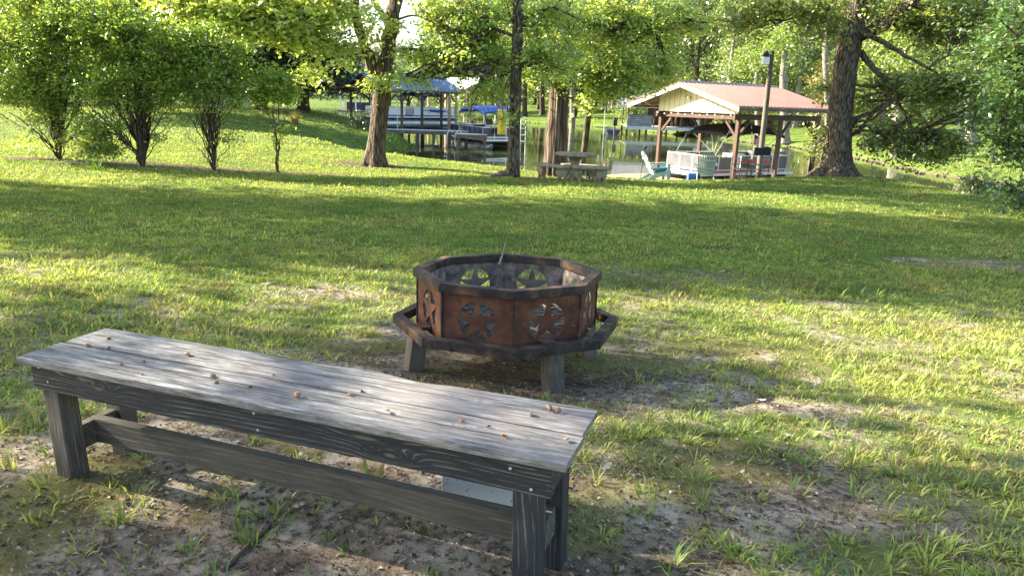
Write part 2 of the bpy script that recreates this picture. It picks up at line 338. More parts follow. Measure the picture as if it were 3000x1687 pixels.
# ------------------------------------------------------------------ grass
def blades(P, L, Wd, az, lean, col, tipc, curl=.5):
    """P (n,3) roots; returns verts (n,5,3)"""
    n = len(P); d = np.stack([np.cos(az), np.sin(az), np.zeros(n)], 1); s = np.stack([-np.sin(az+nr.normal(0, .5, n)), np.cos(az), np.zeros(n)], 1)*Wd[:, None]/2
    upv = np.array([0, 0, 1.0]); l1 = (lean)[:, None]; l2 = (np.minimum(lean+curl, 1.5))[:, None]; Lh = (L*.5)[:, None]
    m = P + (np.sin(l1)*d + np.cos(l1)*upv)*Lh; tp = m + (np.sin(l2)*d + np.cos(l2)*upv)*Lh
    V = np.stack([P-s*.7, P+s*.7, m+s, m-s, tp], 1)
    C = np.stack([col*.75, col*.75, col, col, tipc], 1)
    return V, C
def grass_field(name, specs, label, cat=None):
    Vs, Cs = [], []
    for (y0, y1, dens, nb, L, Wd, sprd, bareK) in specs:
        # tufts spread over the ground the view takes in, plus a margin at the sides
        area = 0; N = int(dens*((y1-y0)*(3.0+1.7*(y0+y1)/2)))
        y = np.sqrt(nr.random(N)*(y1**2-y0**2)+y0**2); hw = 1.5+.85*y; x = (nr.random(N)*2-1)*hw
        g = 1-bare(x, y)*bareK; keep = nr.random(N) < np.clip(g*1.25-.20, .09, 1)*(.55+.45*sstep(.35, .6, vnoise(x, y, .45, 2, 8))if y0 < 9 else 1)
        dn = pdist(x, y, near_shore); keep &= ~inwater(x, y) & (dn > .25)
        for q in NOGRASS: keep &= ell(x, y, *q) > 1+.25*(nr.random(N)-.5)
        x, y = x[keep], y[keep]; N = len(x)
        size = nr.lognormal(0, .28, N)*(.75+.5*vnoise(x, y, .9, 2, 14)); hue = vnoise(x, y, 1.3, 3, 21); dry = vnoise(x, y, .5, 3, 22)
        k = np.repeat(np.arange(N), nb); n = len(k)
        px = x[k]+nr.normal(0, sprd, n); py = y[k]+nr.normal(0, sprd, n); pz = np.interp(0, [0], [0])+ground(px, py)-.004
        az = np.arctan2(py-y[k], px-x[k])+nr.normal(0, .5, n); lean = np.abs(nr.normal(.62, .33, n)); Ln = .85*L*size[k]*nr.uniform(.5, 1.25, n); w = .95*Wd*nr.uniform(.6, 1.3, n)*np.sqrt(size[k])
        a = np.clip(hue[k]*1.8-.3+nr.normal(0, .22, n), 0, 1)[:, None]
        col = (1-a)*np.array([.10, .19, .035]) + a*np.array([.37, .42, .10])
        dr = (nr.random(n) < np.clip((dry[k]-.40)*1.3, .07, .5))[:, None]; bl = (nr.random(n) < .06)[:, None]
        col = np.where(dr, np.array([.34, .27, .12])*nr.uniform(.6, 1.2, (n, 1)), col); col = np.where(bl, np.array([.13, .22, .10]), col)
        tip = np.where(nr.random((n, 1)) < .25, np.array([.24, .15, .06]), col*1.15)
        col *= nr.uniform(.75, 1.25, (n, 1))
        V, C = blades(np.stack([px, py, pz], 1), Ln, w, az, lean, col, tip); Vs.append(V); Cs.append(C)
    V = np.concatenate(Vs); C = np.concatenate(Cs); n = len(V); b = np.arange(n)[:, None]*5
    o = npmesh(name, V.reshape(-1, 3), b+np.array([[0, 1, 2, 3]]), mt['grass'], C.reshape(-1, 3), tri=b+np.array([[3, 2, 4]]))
    tag(o, label, cat, kind='stuff'); print(name, n, 'blades', flush=True); return o
NOGRASS = [(-.03, 4.42, .78, .72), (-4.6, 22.9, 1.15, .55), (11.8, 24.0, 2.7, 1.1), (1.0, 21.5, 2.1, .75), (-10.4, 19.45, 4.6, .34), (-5.6, 19.6, .6, .22), (9.5, 26.6, 2.0, .4)]
# ------------------------------------------------------------------ foliage
def leafmesh(name, P, size, cols, parent, mat, loc, droop=.35, aspect=.55, up=.55):
    n = len(P); nv = nr.normal(0, 1, (n, 3)); nv[:, 2] = np.abs(nv[:, 2])+up; nv /= np.linalg.norm(nv, axis=1)[:, None]
    d = nr.normal(0, 1, (n, 3)); d[:, 2] -= droop; d -= nv*(d*nv).sum(1)[:, None]; d /= np.linalg.norm(d, axis=1)[:, None]
    s = np.cross(nv, d); L = size[:, None]
    V = np.stack([P-d*L*.5, P+s*L*aspect*.5+nv*L*.06, P+d*L*.5, P-s*L*aspect*.5+nv*L*.06], 1)
    C = np.repeat(cols[:, None, :], 4, 1)
    return npmesh(name, V.reshape(-1, 3), np.arange(n*4).reshape(-1, 4), mat, C.reshape(-1, 3), parent, None) if loc is None else npmesh(name, V.reshape(-1, 3)-np.array(loc), np.arange(n*4).reshape(-1, 4), mat, C.reshape(-1, 3), parent)
def clumps(c, r, n, per=28, cr=.42, flat=.5, shell=.45):
    """leaf positions: clumps spread through an ellipsoid; returns positions and clump centres"""
    m = max(1, int(n/per)); d = nr.normal(0, 1, (m, 3)); d /= np.linalg.norm(d, axis=1)[:, None]
    lump = 1+.30*np.sin(3.1*d[:, :1]+7*d[:, 2:3]+c[0]*3)+.24*np.sin(5.3*d[:, 1:2]-4*d[:, :1]+c[2]*5)
    cc = np.array(c)+d*(nr.random((m, 1))**shell)*np.array(r)*lump*np.where(nr.random((m, 1)) < .16, nr.uniform(1.1, 1.45, (m, 1)), 1)
    cc[:, 2] -= np.where(nr.random(m) < .14, nr.uniform(.1, .9, m)*min(r[2], 1.2), 0)
    k = np.repeat(np.arange(m), per); off = nr.normal(0, 1, (len(k), 3))*np.array([1, 1, flat])*cr*nr.uniform(.6, 1.2, (m, 1))[k]*.6
    off[:, 2] -= .25*(off[:, 0]**2+off[:, 1]**2)/cr
    return cc[k]+off, cc, k
def palette(n, k, base, var=.25, yel=.3, odd=None, oddp=0.0):
    m = k.max()+1; b = np.array(base)[None, :]*nr.uniform(1-var, 1+var, (m, 1))[k]*nr.uniform(.55, 1.40, (n, 1))
    y = (nr.random(m)**1.5)[k][:, None]*yel; b = b*(1-y)+y*np.array([base[1]*1.05, base[1]*1.12, base[2]*.9])
    if odd is not None: b = np.where(nr.random((n, 1)) < oddp, np.array(odd), b)
    return b
def wob(p, q, n, amp):
    p, q = np.array(p, float), np.array(q, float); t = np.linspace(0, 1, n)[:, None]; w = np.zeros((n, 3)); w[1:-1] = nr.normal(0, amp, (n-2, 3))
    return p*(1-t)+q*t+w
def make_tree(name, label, cat, trunk, limbs, blobs, leaf=.11, mat='leaf', bark='bark_grey', base=(.10, .17, .03), yel=.5, var=.42, odd=None, oddp=0, group=None, per=28, cr=.42, flat=.5, twigs=.5, sides=14, flute=0, flare=1.5, aspect=.55, crown='crown'):
    """trunk: [(x,y,z,r)...] world; limbs: list of the same; blobs: [((x,y,z),(rx,ry,rz),n)]"""
    if trunk[0][1] < 30 and trunk[0][0] != 0 and label[:4] != 'tall' and crown == 'crown': blobs = sprigs(blobs, 4)
    loc = Vector(trunk[0][:3]); root = empty(name, loc, 0, label, cat, group)
    tb = MB(Matrix.Translation(-loc))
    T = np.array(trunk, float); m = 26; tt = np.linspace(0, len(T)-1, m); I = np.stack([np.interp(tt, np.arange(len(T)), T[:, j]) for j in range(4)], 1)
    n = sides*2; vs = []
    ph = nr.random(6)*6.28
    for i in range(m):
        h = I[i, 2]-I[0, 2]; fl = 1+(flare-1)*math.exp(-h/.28)
        for k in range(n):
            a = 2*math.pi*k/n; lob = 1+(fl-1)*.45*math.sin(5*a+ph[0]) + .035*math.sin(3*a+ph[1]+h*.7)+.02*math.sin(7*a+ph[2]+h*2)
            if flute: lob += flute*(abs(math.sin(4.5*a+ph[3]+.15*h))-.5)
            r = I[i, 3]*fl*lob; vs.append((I[i, 0]+r*math.cos(a), I[i, 1]+r*math.sin(a), I[i, 2]-(.12 if i == 0 else 0)))
    tb.add(vs, [(i*n+k, i*n+(k+1) % n, (i+1)*n+(k+1) % n, (i+1)*n+k) for i in range(m-1) for k in range(n)]+[tuple((m-1)*n+k for k in range(n))])
    for L in limbs:
        L = np.array(L, float); s = np.linspace(0, len(L)-1, (len(L)-1)*3+1); J = np.stack([np.interp(s, np.arange(len(L)), L[:, j]) for j in range(4)], 1)
        J[1:-1, :3] += nr.normal(0, .25, (len(J)-2, 3))*J[1:-1, 3:4]
        tb.tube([tuple(j[:3]) for j in J], [j[3] for j in J], 9)
    nodes = [np.array(T[-1][:3]), np.array(T[len(T)//2][:3])] + [np.array(T[0][:3])+(np.array(T[-1][:3])-np.array(T[0][:3]))*.42] + [np.array(p[:3]) for L in limbs for p in L[1:]]
    nodes = np.array(nodes); Ps, Cs, Ss = [], [], []; br = tb
    for c, r, nl in blobs:
        P, cc, k = clumps(c, r, nl, per, cr, flat); Ps.append(P); Cs.append(palette(len(P), k, base, var, yel, odd, oddp)); Ss.append(nr.uniform(.65, 1.25, len(P))*leaf)
        c = np.array(c); j = np.argmin(((nodes-c)**2).sum(1)+np.where(nodes[:, 2] > c[2]+.3, 4, 0)); d = np.linalg.norm(nodes[j]-c)
        pth = wob(nodes[j], c, 5, d*.05); r0 = .012+.013*min(d, 6); br.tube([tuple(p) for p in pth], np.linspace(r0, r0*.4, 5), 6)
        for q in cc[nr.random(len(cc)) < twigs]:
            s = pth[nr.integers(1, 5)]; w = wob(s, q, 4, np.linalg.norm(q-s)*.08); w[1:, 2] += np.array([.1, .12, 0])*np.linalg.norm(q-s)*.6; br.tube([tuple(p) for p in w], [.016, .011, .008, .004], 4, False)
    tb.build('trunk', mt[bark], root, smooth=True)
    leafmesh(crown, np.concatenate(Ps), np.concatenate(Ss), np.concatenate(Cs), root, mt[mat], loc, aspect=aspect)
    return root
# ------------------------------------------------------------------ near: bench
def wood_mat(name, kind, axis='x', knots=(), cracks=()):
    """grain runs along one local axis; knots pull the grain lines into rings"""
    t = NT(name); tc = t.new('ShaderNodeTexCoord'); sp = t.new('ShaderNodeSeparateXYZ'); t.t.links.new(tc.outputs['Object'], sp.inputs[0])
    X, Y, Z = sp.outputs
    along = X if axis == 'x' else Z; perp = t.math('ADD', Y, Z) if axis == 'x' else t.math('ADD', X, Y)
    st = (1, 8, 8) if axis == 'x' else (8, 8, 1)
    v = t.coord('Object', st); n = t.noise(v, 6.5, 10, .72); fine = t.noise(v, 34, 6, .75); big = t.noise(t.coord('Object'), 2.2, 4)
    f = t.math('MULTIPLY', perp, 52.0); f = t.math('ADD', f, t.math('MULTIPLY', t.noise(t.coord('Object', (.6, 3, 3) if axis == 'x' else (3, 3, .6)), 1.8, 2), 6.0))
    kd = None
    for kx, kp, sx, sz, amp in knots:
        u = t.math('DIVIDE', t.math('SUBTRACT', along, kx), sx); w = t.math('DIVIDE', t.math('SUBTRACT', perp, kp), sz)
        r2 = t.math('ADD', t.math('MULTIPLY', u, u), t.math('MULTIPLY', w, w)); g = t.math('POWER', 2.718, t.math('MULTIPLY', r2, -1.0))
        f = t.math('ADD', f, t.math('MULTIPLY', g, amp)); core = t.maprange(r2, .02, .10, 1, 0); kd = core if kd is None else t.math('MAXIMUM', kd, core)
    fr = t.math('ABSOLUTE', t.math('SUBTRACT', t.math('FRACT', f), .5)); line = t.maprange(fr, .36, .46)
    line = t.math('MULTIPLY', line, t.maprange(n, .42, .6))
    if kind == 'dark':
        c = t.mix(t.maprange(n, .3, .7), (.012, .015, .021), (.034, .037, .044)); c = t.mix(t.math('MULTIPLY', t.math('MULTIPLY', line, t.maprange(big, .40, .62, .12, 1)), .8), c, (.30, .27, .22))  # near-black base with pale grain lines
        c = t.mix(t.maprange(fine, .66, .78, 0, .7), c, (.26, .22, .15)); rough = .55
    elif kind == 'top':
        c = t.ramp(n, [(.34, (.026, .025, .026)), (.43, (.09, .087, .088)), (.54, (.19, .183, .182)), (.68, (.40, .385, .375))])
        c = t.mix(t.maprange(fine, .55, .75, 0, .65), c, (.07, .066, .07)); c = t.mix(t.maprange(big, .5, .75, 0, .5), c, (.40, .33, .29)); c = t.mix(t.math('MULTIPLY', line, .45), c, (.07, .068, .075)); rough = .8
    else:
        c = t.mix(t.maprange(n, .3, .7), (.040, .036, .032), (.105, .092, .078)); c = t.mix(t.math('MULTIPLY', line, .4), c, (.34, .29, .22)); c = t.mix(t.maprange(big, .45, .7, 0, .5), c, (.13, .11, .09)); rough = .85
    if kd is not None: c = t.mix(t.math('MULTIPLY', kd, .7), c, (.16, .13, .10) if kind == 'dark' else (.10, .11, .14))
    for pc_, a0, a1, wd_ in cracks:
        wv = t.math('MULTIPLY', t.math('SUBTRACT', t.noise(t.coord('Object', (1, .01, .01)), 5, 3), .5), .03); dd = t.math('ABSOLUTE', t.math('SUBTRACT', t.math('ADD', perp, wv), pc_))
        on = t.math('MULTIPLY', t.maprange(along, a0, a0+.15), t.maprange(along, a1-.15, a1, 1, 0)); ck = t.math('MULTIPLY', t.maprange(dd, wd_*.4, wd_, 1, 0), on); c = t.mix(t.math('MULTIPLY', ck, .95), c, (.012, .011, .012))
    h = t.math('ADD', t.math('MULTIPLY', n, .8), t.math('ADD', t.math('MULTIPLY', fine, .4), t.math('MULTIPLY', line, .4))); t.bump(h, .7, .004)
    return t.fin(c, rough, 0, .3)
BA = -.357; BL, BW, BH = 2.03, .36, .485
b0 = Vector((-1.75, 2.318, -.933)); bd = Vector((math.cos(BA), math.sin(BA), 0)); bn = Vector((-bd.y, bd.x, 0))
RB_ = Matrix.Rotation(-.021, 4, 'Y') @ Matrix.Rotation(BA, 4, 'Z')
bench = empty('wooden_bench', b0 - (RB_ @ Vector((0, 0, BH))), 0, 'weathered grey plank bench with dark apron and square post legs, nearest the camera', 'bench')
bench.rotation_euler = RB_.to_euler()
k_ap = [(.36, -.012+.448, .075, .022, 4.2), (1.50, -.015+.43, .075, .022, 4.6), (.30, .46, .16, .02, 2.0), (1.42, .455, .16, .02, 1.8)]
wt = wood_mat('bench_top', 'top', 'x', [(1.62, .50+.25, .09, .03, 3.0), (.95, .485+.06, .03, .018, 3), (.72, .485+.24, .05, .02, 3), (.46, .485+.07, .03, .016, 2.5), (1.70, .485+.10, .03, .014, 2.5), (1.93, .485+.09, .03, .016, 3)], [(.485+.105, .1, 1.15, .004), (.485+.09, .9, 1.95, .0035), (.485+.27, .5, 1.7, .0028), (.485+.05, .2, .9, .002), (.485+.31, 1.0, 2.0, .002)])
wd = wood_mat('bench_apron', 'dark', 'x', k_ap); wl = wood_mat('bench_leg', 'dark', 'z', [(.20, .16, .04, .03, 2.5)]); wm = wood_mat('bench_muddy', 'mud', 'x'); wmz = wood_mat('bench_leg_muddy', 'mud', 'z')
def plank(x0, x1, ya, yb, z0, z1, wane=None, n=60, ends=.0):
    m = MB(); vs = []; fs = []
    for i in range(n+1):
        x = x0+(x1-x0)*i/n; w = .0015*math.sin(x*9)+rnd.uniform(-.0006, .0006); yb2 = yb+(wane(x) if wane else w); sag = .002*math.sin(x*2.3)
        vs += [(x, ya+w*.5, z0), (x, yb2, z0), (x, yb2, z1-.003+sag), (x, yb2-.004, z1+sag), (x, ya+.003, z1+sag), (x, ya+w*.5, z1-.003+sag)]
    for i in range(n): fs += [(i*6+k, (i+1)*6+k, (i+1)*6+(k+1) % 6, i*6+(k+1) % 6) for k in range(6)]
    fs += [tuple(range(6))[::-1], tuple(n*6+k for k in range(6))]
    return m.add(vs, fs)
plank(0, BL, 0, .1745, BH-.022, BH).build('seat_board', wt, bench)
plank(.004, BL-.006, .1835, .36, BH-.022, BH, lambda x: -.016*math.exp(-((x-1.42)/.10)**2)+.010*math.exp(-((x-1.22)/.12)**2)+.0015*math.sin(x*11)).build('seat_board', wt, bench)
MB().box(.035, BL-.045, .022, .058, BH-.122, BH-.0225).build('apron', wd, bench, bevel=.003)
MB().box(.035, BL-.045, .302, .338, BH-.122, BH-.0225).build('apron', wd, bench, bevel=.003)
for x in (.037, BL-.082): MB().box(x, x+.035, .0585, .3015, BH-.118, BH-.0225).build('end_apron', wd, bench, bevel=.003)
LG = .075
for i, x in enumerate((.068, BL-.155)):
    for j, y in enumerate((.0262, BW-.0262-LG)):
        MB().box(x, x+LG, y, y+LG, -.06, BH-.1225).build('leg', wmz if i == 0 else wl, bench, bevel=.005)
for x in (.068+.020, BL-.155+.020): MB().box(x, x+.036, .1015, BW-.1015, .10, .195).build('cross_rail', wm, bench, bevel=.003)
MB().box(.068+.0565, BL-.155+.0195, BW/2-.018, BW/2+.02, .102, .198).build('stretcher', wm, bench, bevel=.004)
for x, z in ((.075, .45), (.11, .40), (BL-.10, .38), (BL-.16, .43), (1.02, .44), (1.03, .385)):
    MB(Matrix.Translation((x, .0225, z)) @ Matrix.Rotation(math.pi/2, 4, 'X')).lathe([(.0045, 0), (.0045, .0012), (.002, .0016)], n=10).build('screw', mt['alum'], bench)
def benchpt(u, v): return b0 + bd*u + bn*v
# seed husks lying on the bench
mt['husk'] = M('husk', (.34, .16, .085), (.22, .10, .05), 60, rough=.6); mt['husk_pale'] = M('husk_pale', (.52, .38, .26), (.36, .22, .13), 60, rough=.7); mt['husk_dk'] = M('husk_dark', (.16, .08, .05), (.08, .04, .03), 60, rough=.7)
def husk(s, col, name='seed_husk'):
    m = MB(); n = 10; vs = []; fs = []; cut = rnd.uniform(1.7, 2.8)
    for j in range(5):
        for k in range(n+1):
            th = cut*k/n; ph = math.pi*(j+.3)/5.2; r = s*(1+rnd.uniform(-.2, .2)); vs.append((r*1.15*math.cos(ph)*1.1, r*math.sin(ph)*math.cos(th), r*math.sin(ph)*math.sin(th)))
    fs = [(j*(n+1)+k, j*(n+1)+k+1, (j+1)*(n+1)+k+1, (j+1)*(n+1)+k) for j in range(4) for k in range(n)]
    m.add(vs, fs); o = m.build(name, mt[col], smooth=True); sm = o.modifiers.new('thickness', 'SOLIDIFY'); sm.thickness = s*.14; return o
def bench_hit(px, py):
    r = ray(px, py); nn = RB_.to_3x3() @ Vector((0, 0, 1)); return r*(b0.dot(nn)/r.dot(nn))
hk = [(275, 855, .011, 'husk', 'open brown husk lying nearest the far left corner of the bench seat'), (223, 872, .012, 'husk', 'curled brown husk close to the left end of the bench seat'), (272, 876, .009, 'husk_dk', 'dark husk just behind the left end of the seat crack'),
      (470, 896, .015, 'husk', 'brown open husk on the back board a third of the way along'), (360, 912, .009, 'husk_dk', 'small dark husk on the front board, left third'), (305, 918, .008, 'husk', 'tiny brown husk near the front edge at the left'),
      (358, 943, .007, 'husk_dk', 'dark speck-like husk by the small knot near the front edge'), (535, 950, .012, 'husk', 'ridged brown husk beside the middle seam, left of centre'), (545, 965, .008, 'husk_dk', 'dark husk just below the ridged brown one'),
      (630, 975, .009, 'husk', 'small reddish husk on the front board before the bench middle'), (685, 946, .009, 'husk', 'flat orange husk on the seam near the bench middle'), (748, 999, .017, 'husk', 'largest round husk near the front board middle'),
      (880, 995, .009, 'husk', 'small orange husk left of the seam centre'), (912, 986, .008, 'husk', 'small orange husk touching the seam'), (973, 1038, .013, 'husk_pale', 'pale cream husk near the front edge'),
      (1162, 1062, .009, 'husk', 'thin orange husk shell on the front board, right half'), (1230, 1075, .007, 'husk_dk', 'tiny dark red husk between two orange shells'), (1268, 1102, .011, 'husk', 'orange husk near the front edge at the right'), (1332, 1043, .013, 'husk_pale', 'round tan husk left of the open pair'),
      (1380, 1032, .016, 'husk', 'open cup-shaped orange husk of the right-hand pair'), (1402, 1036, .014, 'husk', 'torn orange husk at the far right of the pair'), (1427, 1110, .011, 'husk_pale', 'flat pale husk next to the right front corner')]
for px, py, s, c, lb in hk:
    p = bench_hit(px*3000/2576, py*3000/2576); o = husk(s*.72, c); o.location = p+Vector((0, 0, s*.35)); o.rotation_euler = (rnd.uniform(-1.2, 1.2), rnd.uniform(-.5, .5), rnd.uniform(0, 6)); tag(o, lb, 'husk', 'seed husks lying on the bench')
# white bucket under the bench
t = NT('speckled_white'); v = t.coord(); c = t.mix(t.maprange(t.noise(v, 55, 3, .6), .62, .68), (.66, .70, .76), (.10, .10, .11)); c = t.mix(t.maprange(t.noise(v, 6, 4), .55, .8, 0, .5), c, (.38, .38, .36)); mt['bucket'] = t.fin(c, .35)
bx_ = Vector((-.068, 2.255, gz(-.07, 2.2))); bk = empty('plastic_box', bx_, .03, 'mud speckled white plastic box standing behind the right half of the bench', 'box')
MB().box(-.155, .155, -.11, .11, -.02, .255).build('box_body', mt['bucket'], bk, bevel=.012)
MB().box(-.16, .16, -.115, .115, .2555, .275).build('lid', mt['bucket'], bk, bevel=.006)
# ------------------------------------------------------------------ fire pit
t = NT('rust'); v = t.coord(); n = t.noise(v, 6, 8, .65); n2 = t.noise(v, 60, 6, .7); drip = t.noise(t.coord('Object', (9, 9, .8)), 2.4, 5)
c = t.ramp(n, [(.30, (.030, .014, .010)), (.46, (.075, .030, .019)), (.60, (.13, .055, .032)), (.74, (.25, .13, .065))]); c = t.mix(t.maprange(drip, .5, .72, 0, .6), c, (.07, .026, .018)); c = t.mix(t.maprange(n2, .6, .75, 0, .6), c, (.30, .16, .09))
t.bump(n2, .3, .002); mt['rust'] = t.fin(c, .78, .15, .3)
t = NT('sooty_steel'); v = t.coord(); n = t.noise(v, 4.5, 7, .62); n2 = t.noise(v, 40, 6, .7)
c = t.ramp(n, [(.36, (.012, .012, .015)), (.50, (.035, .028, .026)), (.60, (.10, .058, .038)), (.74, (.22, .13, .07))]); c = t.mix(t.maprange(n2, .55, .75, 0, .5), c, (.22, .14, .08))
t.bump(n2, .3, .002); mt['soot'] = t.fin(c, .7, .1, .2)
mt['sootin'] = M('sooty_inner_face', (.30, .24, .21), (.05, .035, .03), 14, bump=.4, bd=.003, rough=.9)
mt['screen'] = M('soot_screen', (.16, .13, .12), (.05, .04, .04), 30, rough=.8)
pc = Vector((-.028, 4.452, -1.069)); PR = .62; A0 = 3.212
pit = empty('fire_pit', pc, 0, 'rusty octagonal steel fire pit with star cut-outs and a mesh lining', 'fire pit', rx=-.035)
def octpt(r, k, z): a = A0-k*math.pi/4; return Vector((r*math.cos(a), r*math.sin(a), z))
def ring(name, ro, ri, z0, z1, mat):
    for k in range(8):
        pass
    m = MB(); vs = []
    for k in range(8):
        vs += [octpt(ro, k, z0), octpt(ro, k, z1), octpt(ri, k, z1), octpt(ri, k, z0)]
    m.add(vs, [(k*4+j, k*4+(j+1) % 4, ((k+1) % 8)*4+(j+1) % 4, ((k+1) % 8)*4+j) for k in range(8) for j in range(4)])
    return m.build(name, mat, pit, bevel=.004)
ring('rim', PR, PR-.062, -.054, 0, mt['soot'])
ring('base_ring', .75, .75-.068, -.368, -.310, mt['soot'])
RB = .588; side = 2*RB*math.sin(math.pi/8); apo = RB*math.cos(math.pi/8); z1, z0 = -.0545, -.372; ph = z1-z0; cr_ = .118
def star_pts():
    out = []
    for i in range(10):
        a = math.pi/2+i*math.pi/5; r = cr_+.001 if i % 2 == 0 else cr_*.40; out.append((r*math.cos(a), r*math.sin(a)))
    return out
def panel2d():
    sp_ = star_pts(); pts = [(-side/2, -ph/2), (side/2, -ph/2), (side/2, ph/2), (-side/2, ph/2)]; polys = []
    for i in range(5):
        a0 = math.pi/2+i*2*math.pi/5; a1 = a0+2*math.pi/5; g = .07
        arc = [(cr_*math.cos(a0+g+(a1-a0-2*g)*q/9), cr_*math.sin(a0+g+(a1-a0-2*g)*q/9)) for q in range(10)]
        inn = sp_[2*i+1]; polys.append(arc+[inn])
    idx = 4; edges = [(0, 1), (1, 2), (2, 3), (3, 0)]
    for pl in polys:
        n = len(pl); pts += pl; edges += [(idx+j, idx+(j+1) % n) for j in range(n)]; idx += n
    r = delaunay_2d_cdt([Vector(p) for p in pts], edges, [], 1, 1e-6); V2, F2 = r[0], r[2]
    def inside(p, pl):
        c = False
        for j in range(len(pl)):
            (ax, ay), (bx, by) = pl[j], pl[(j+1) % len(pl)]
            if (ay > p[1]) != (by > p[1]) and p[0] < (bx-ax)*(p[1]-ay)/(by-ay)+ax: c = not c
        return c
    F2 = [f for f in F2 if not any(inside(((V2[f[0]].x+V2[f[1]].x+V2[f[2]].x)/3, (V2[f[0]].y+V2[f[1]].y+V2[f[2]].y)/3), pl) for pl in polys)]
    return V2, F2
PV, PF = panel2d()
for k in range(8):
    a = A0-(k+.5)*math.pi/4; nrm = Vector((math.cos(a), math.sin(a), 0)); tg = Vector((-nrm.y, nrm.x, 0))
    m = MB(); n = len(PV); vs = []
    for off in (0, -.003): vs += [nrm*(apo+off)+tg*(p.x*(1 if off == 0 else .995))+Vector((0, 0, (z0+z1)/2+p.y)) for p in PV]
    fs = [tuple(f) for f in PF]+[tuple(i+n for i in f[::-1]) for f in PF]
    cnt = {}
    for f in PF:
        for i in range(3): e = (f[i], f[(i+1) % 3]); cnt[e] = 1
    fs += [(e[0], e[1], e[1]+n, e[0]+n) for e in cnt if (e[1], e[0]) not in cnt]
    m.add(vs, fs); pn = m.build('panel', mt['rust'], pit); pn.data.materials.append(mt['sootin'])
    for p_ in pn.data.polygons:
        if p_.normal.dot(nrm) < -.5: p_.material_index = 1
    s = MB(); w = .0013; R_ = .135
    for q in range(-17, 18):
        for sg in (1, -1):
            th = sg*1.03; d = Vector((math.cos(th), math.sin(th))); pp = Vector((-math.sin(th), math.cos(th)))*(q*.0118*math.sin(1.03)*1.0)
            # keep the strand inside the square window
            ts = []
            for tt in np.linspace(-.26, .26, 53):
                p = pp+d*tt
                if abs(p.x) < R_ and abs(p.y) < R_: ts.append(tt)
            if len(ts) < 2: continue
            P0, P1 = pp+d*ts[0], pp+d*ts[-1]; e = Vector((-d.y, d.x))*w/2; o_ = apo-.010-(.0012 if sg > 0 else 0)
            s.add([nrm*o_+tg*p.x+Vector((0, 0, (z0+z1)/2+p.y)) for p in (P0-e, P1-e, P1+e, P0+e)], [(0, 1, 2, 3)])
    s.build('mesh_screen', mt['screen'], pn)
    cv = octpt(RB+.003, k, 0); MB().bar((cv.x, cv.y, z0+.004), (cv.x, cv.y, z1-.004), .013, .013, (-cv.y, cv.x, 0)).build('corner_seam', mt['soot'], pit, bevel=.004)
s = MB(); s.add([octpt(RB-.004, k, z0+.02) for k in range(8)], [tuple(range(8))]); s.build('floor_plate', mt['soot'], pit)
for k in range(4):
    a = A0+(0.5+2*k)*math.pi/4
    for_a = a
    d = Vector((math.cos(a), math.sin(a), 0)); tg = Vector((-d.y, d.x, 0))
    M4 = Matrix(((tg.x, d.x, 0, 0), (tg.y, d.y, 0, 0), (0, 0, 1, 0), (0, 0, 0, 1)))
    MB(M4).box(-.045, .045, apo+.0005, .69*.925+.003, -.345, -.322).build('bracket', mt['rust'], pit, bevel=.003)
    m = MB(M4); zb = -.70
    m.add([(x, y+(o_ if z == zb else 0), z) for z in (zb, -.3685) for o_ in (.045,) for x in (-.052, .052) for y in (.565, .667)], [(0, 1, 3, 2), (4, 6, 7, 5), (0, 4, 5, 1), (2, 3, 7, 6), (0, 2, 6, 4), (1, 5, 7, 3)])
    m.build('leg', mt['wood_old'] if k % 2 == 0 else wmz, pit, bevel=.004)
# things in and on the pit
st = at(1462, 776, 4.60); st2 = at(1482, 710, 4.95)
tag(MB().tube([st, (st+st2)/2+Vector((.004, 0, 0)), st2], [.007, .006, .004], 7).build('stick', mt['wood_old'], loc=st), 'thin broken stick leaning on the back rim of the fire pit', 'stick')
ash = MB()
def debris(name, n, cx, cy, rx, ry, zf, mat, L, w, label, cat, zr=.06):
    m = MB()
    for i in range(n):
        a = rnd.uniform(0, 6.28); r = math.sqrt(rnd.random()); x, y = cx+rx*r*math.cos(a), cy+ry*r*math.sin(a); z = zf(x, y)+rnd.uniform(0, zr); l = L*rnd.uniform(.4, 1.3); th = rnd.uniform(0, 3.14)
        d = Vector((math.cos(th), math.sin(th), rnd.uniform(-.25, .25)))*l/2; p = Vector((x, y, z)); m.tube([p-d, p+Vector((rnd.uniform(-.1, .1)*l, rnd.uniform(-.1, .1)*l, l*.05)), p+d], [w, w*.9, w*.5], 5)
    o = m.build(name, mat); return tag(o, label, cat, kind='stuff')
debris('burnt_kindling', 260, pc.x, pc.y, .5, .5, lambda x, y: pc.z-.35, M('ashy_twig', (.26, .24, .22), (.04, .035, .03), 20), .22, .005, 'grey ashy twigs and char heaped inside the fire pit', 'kindling', .10)
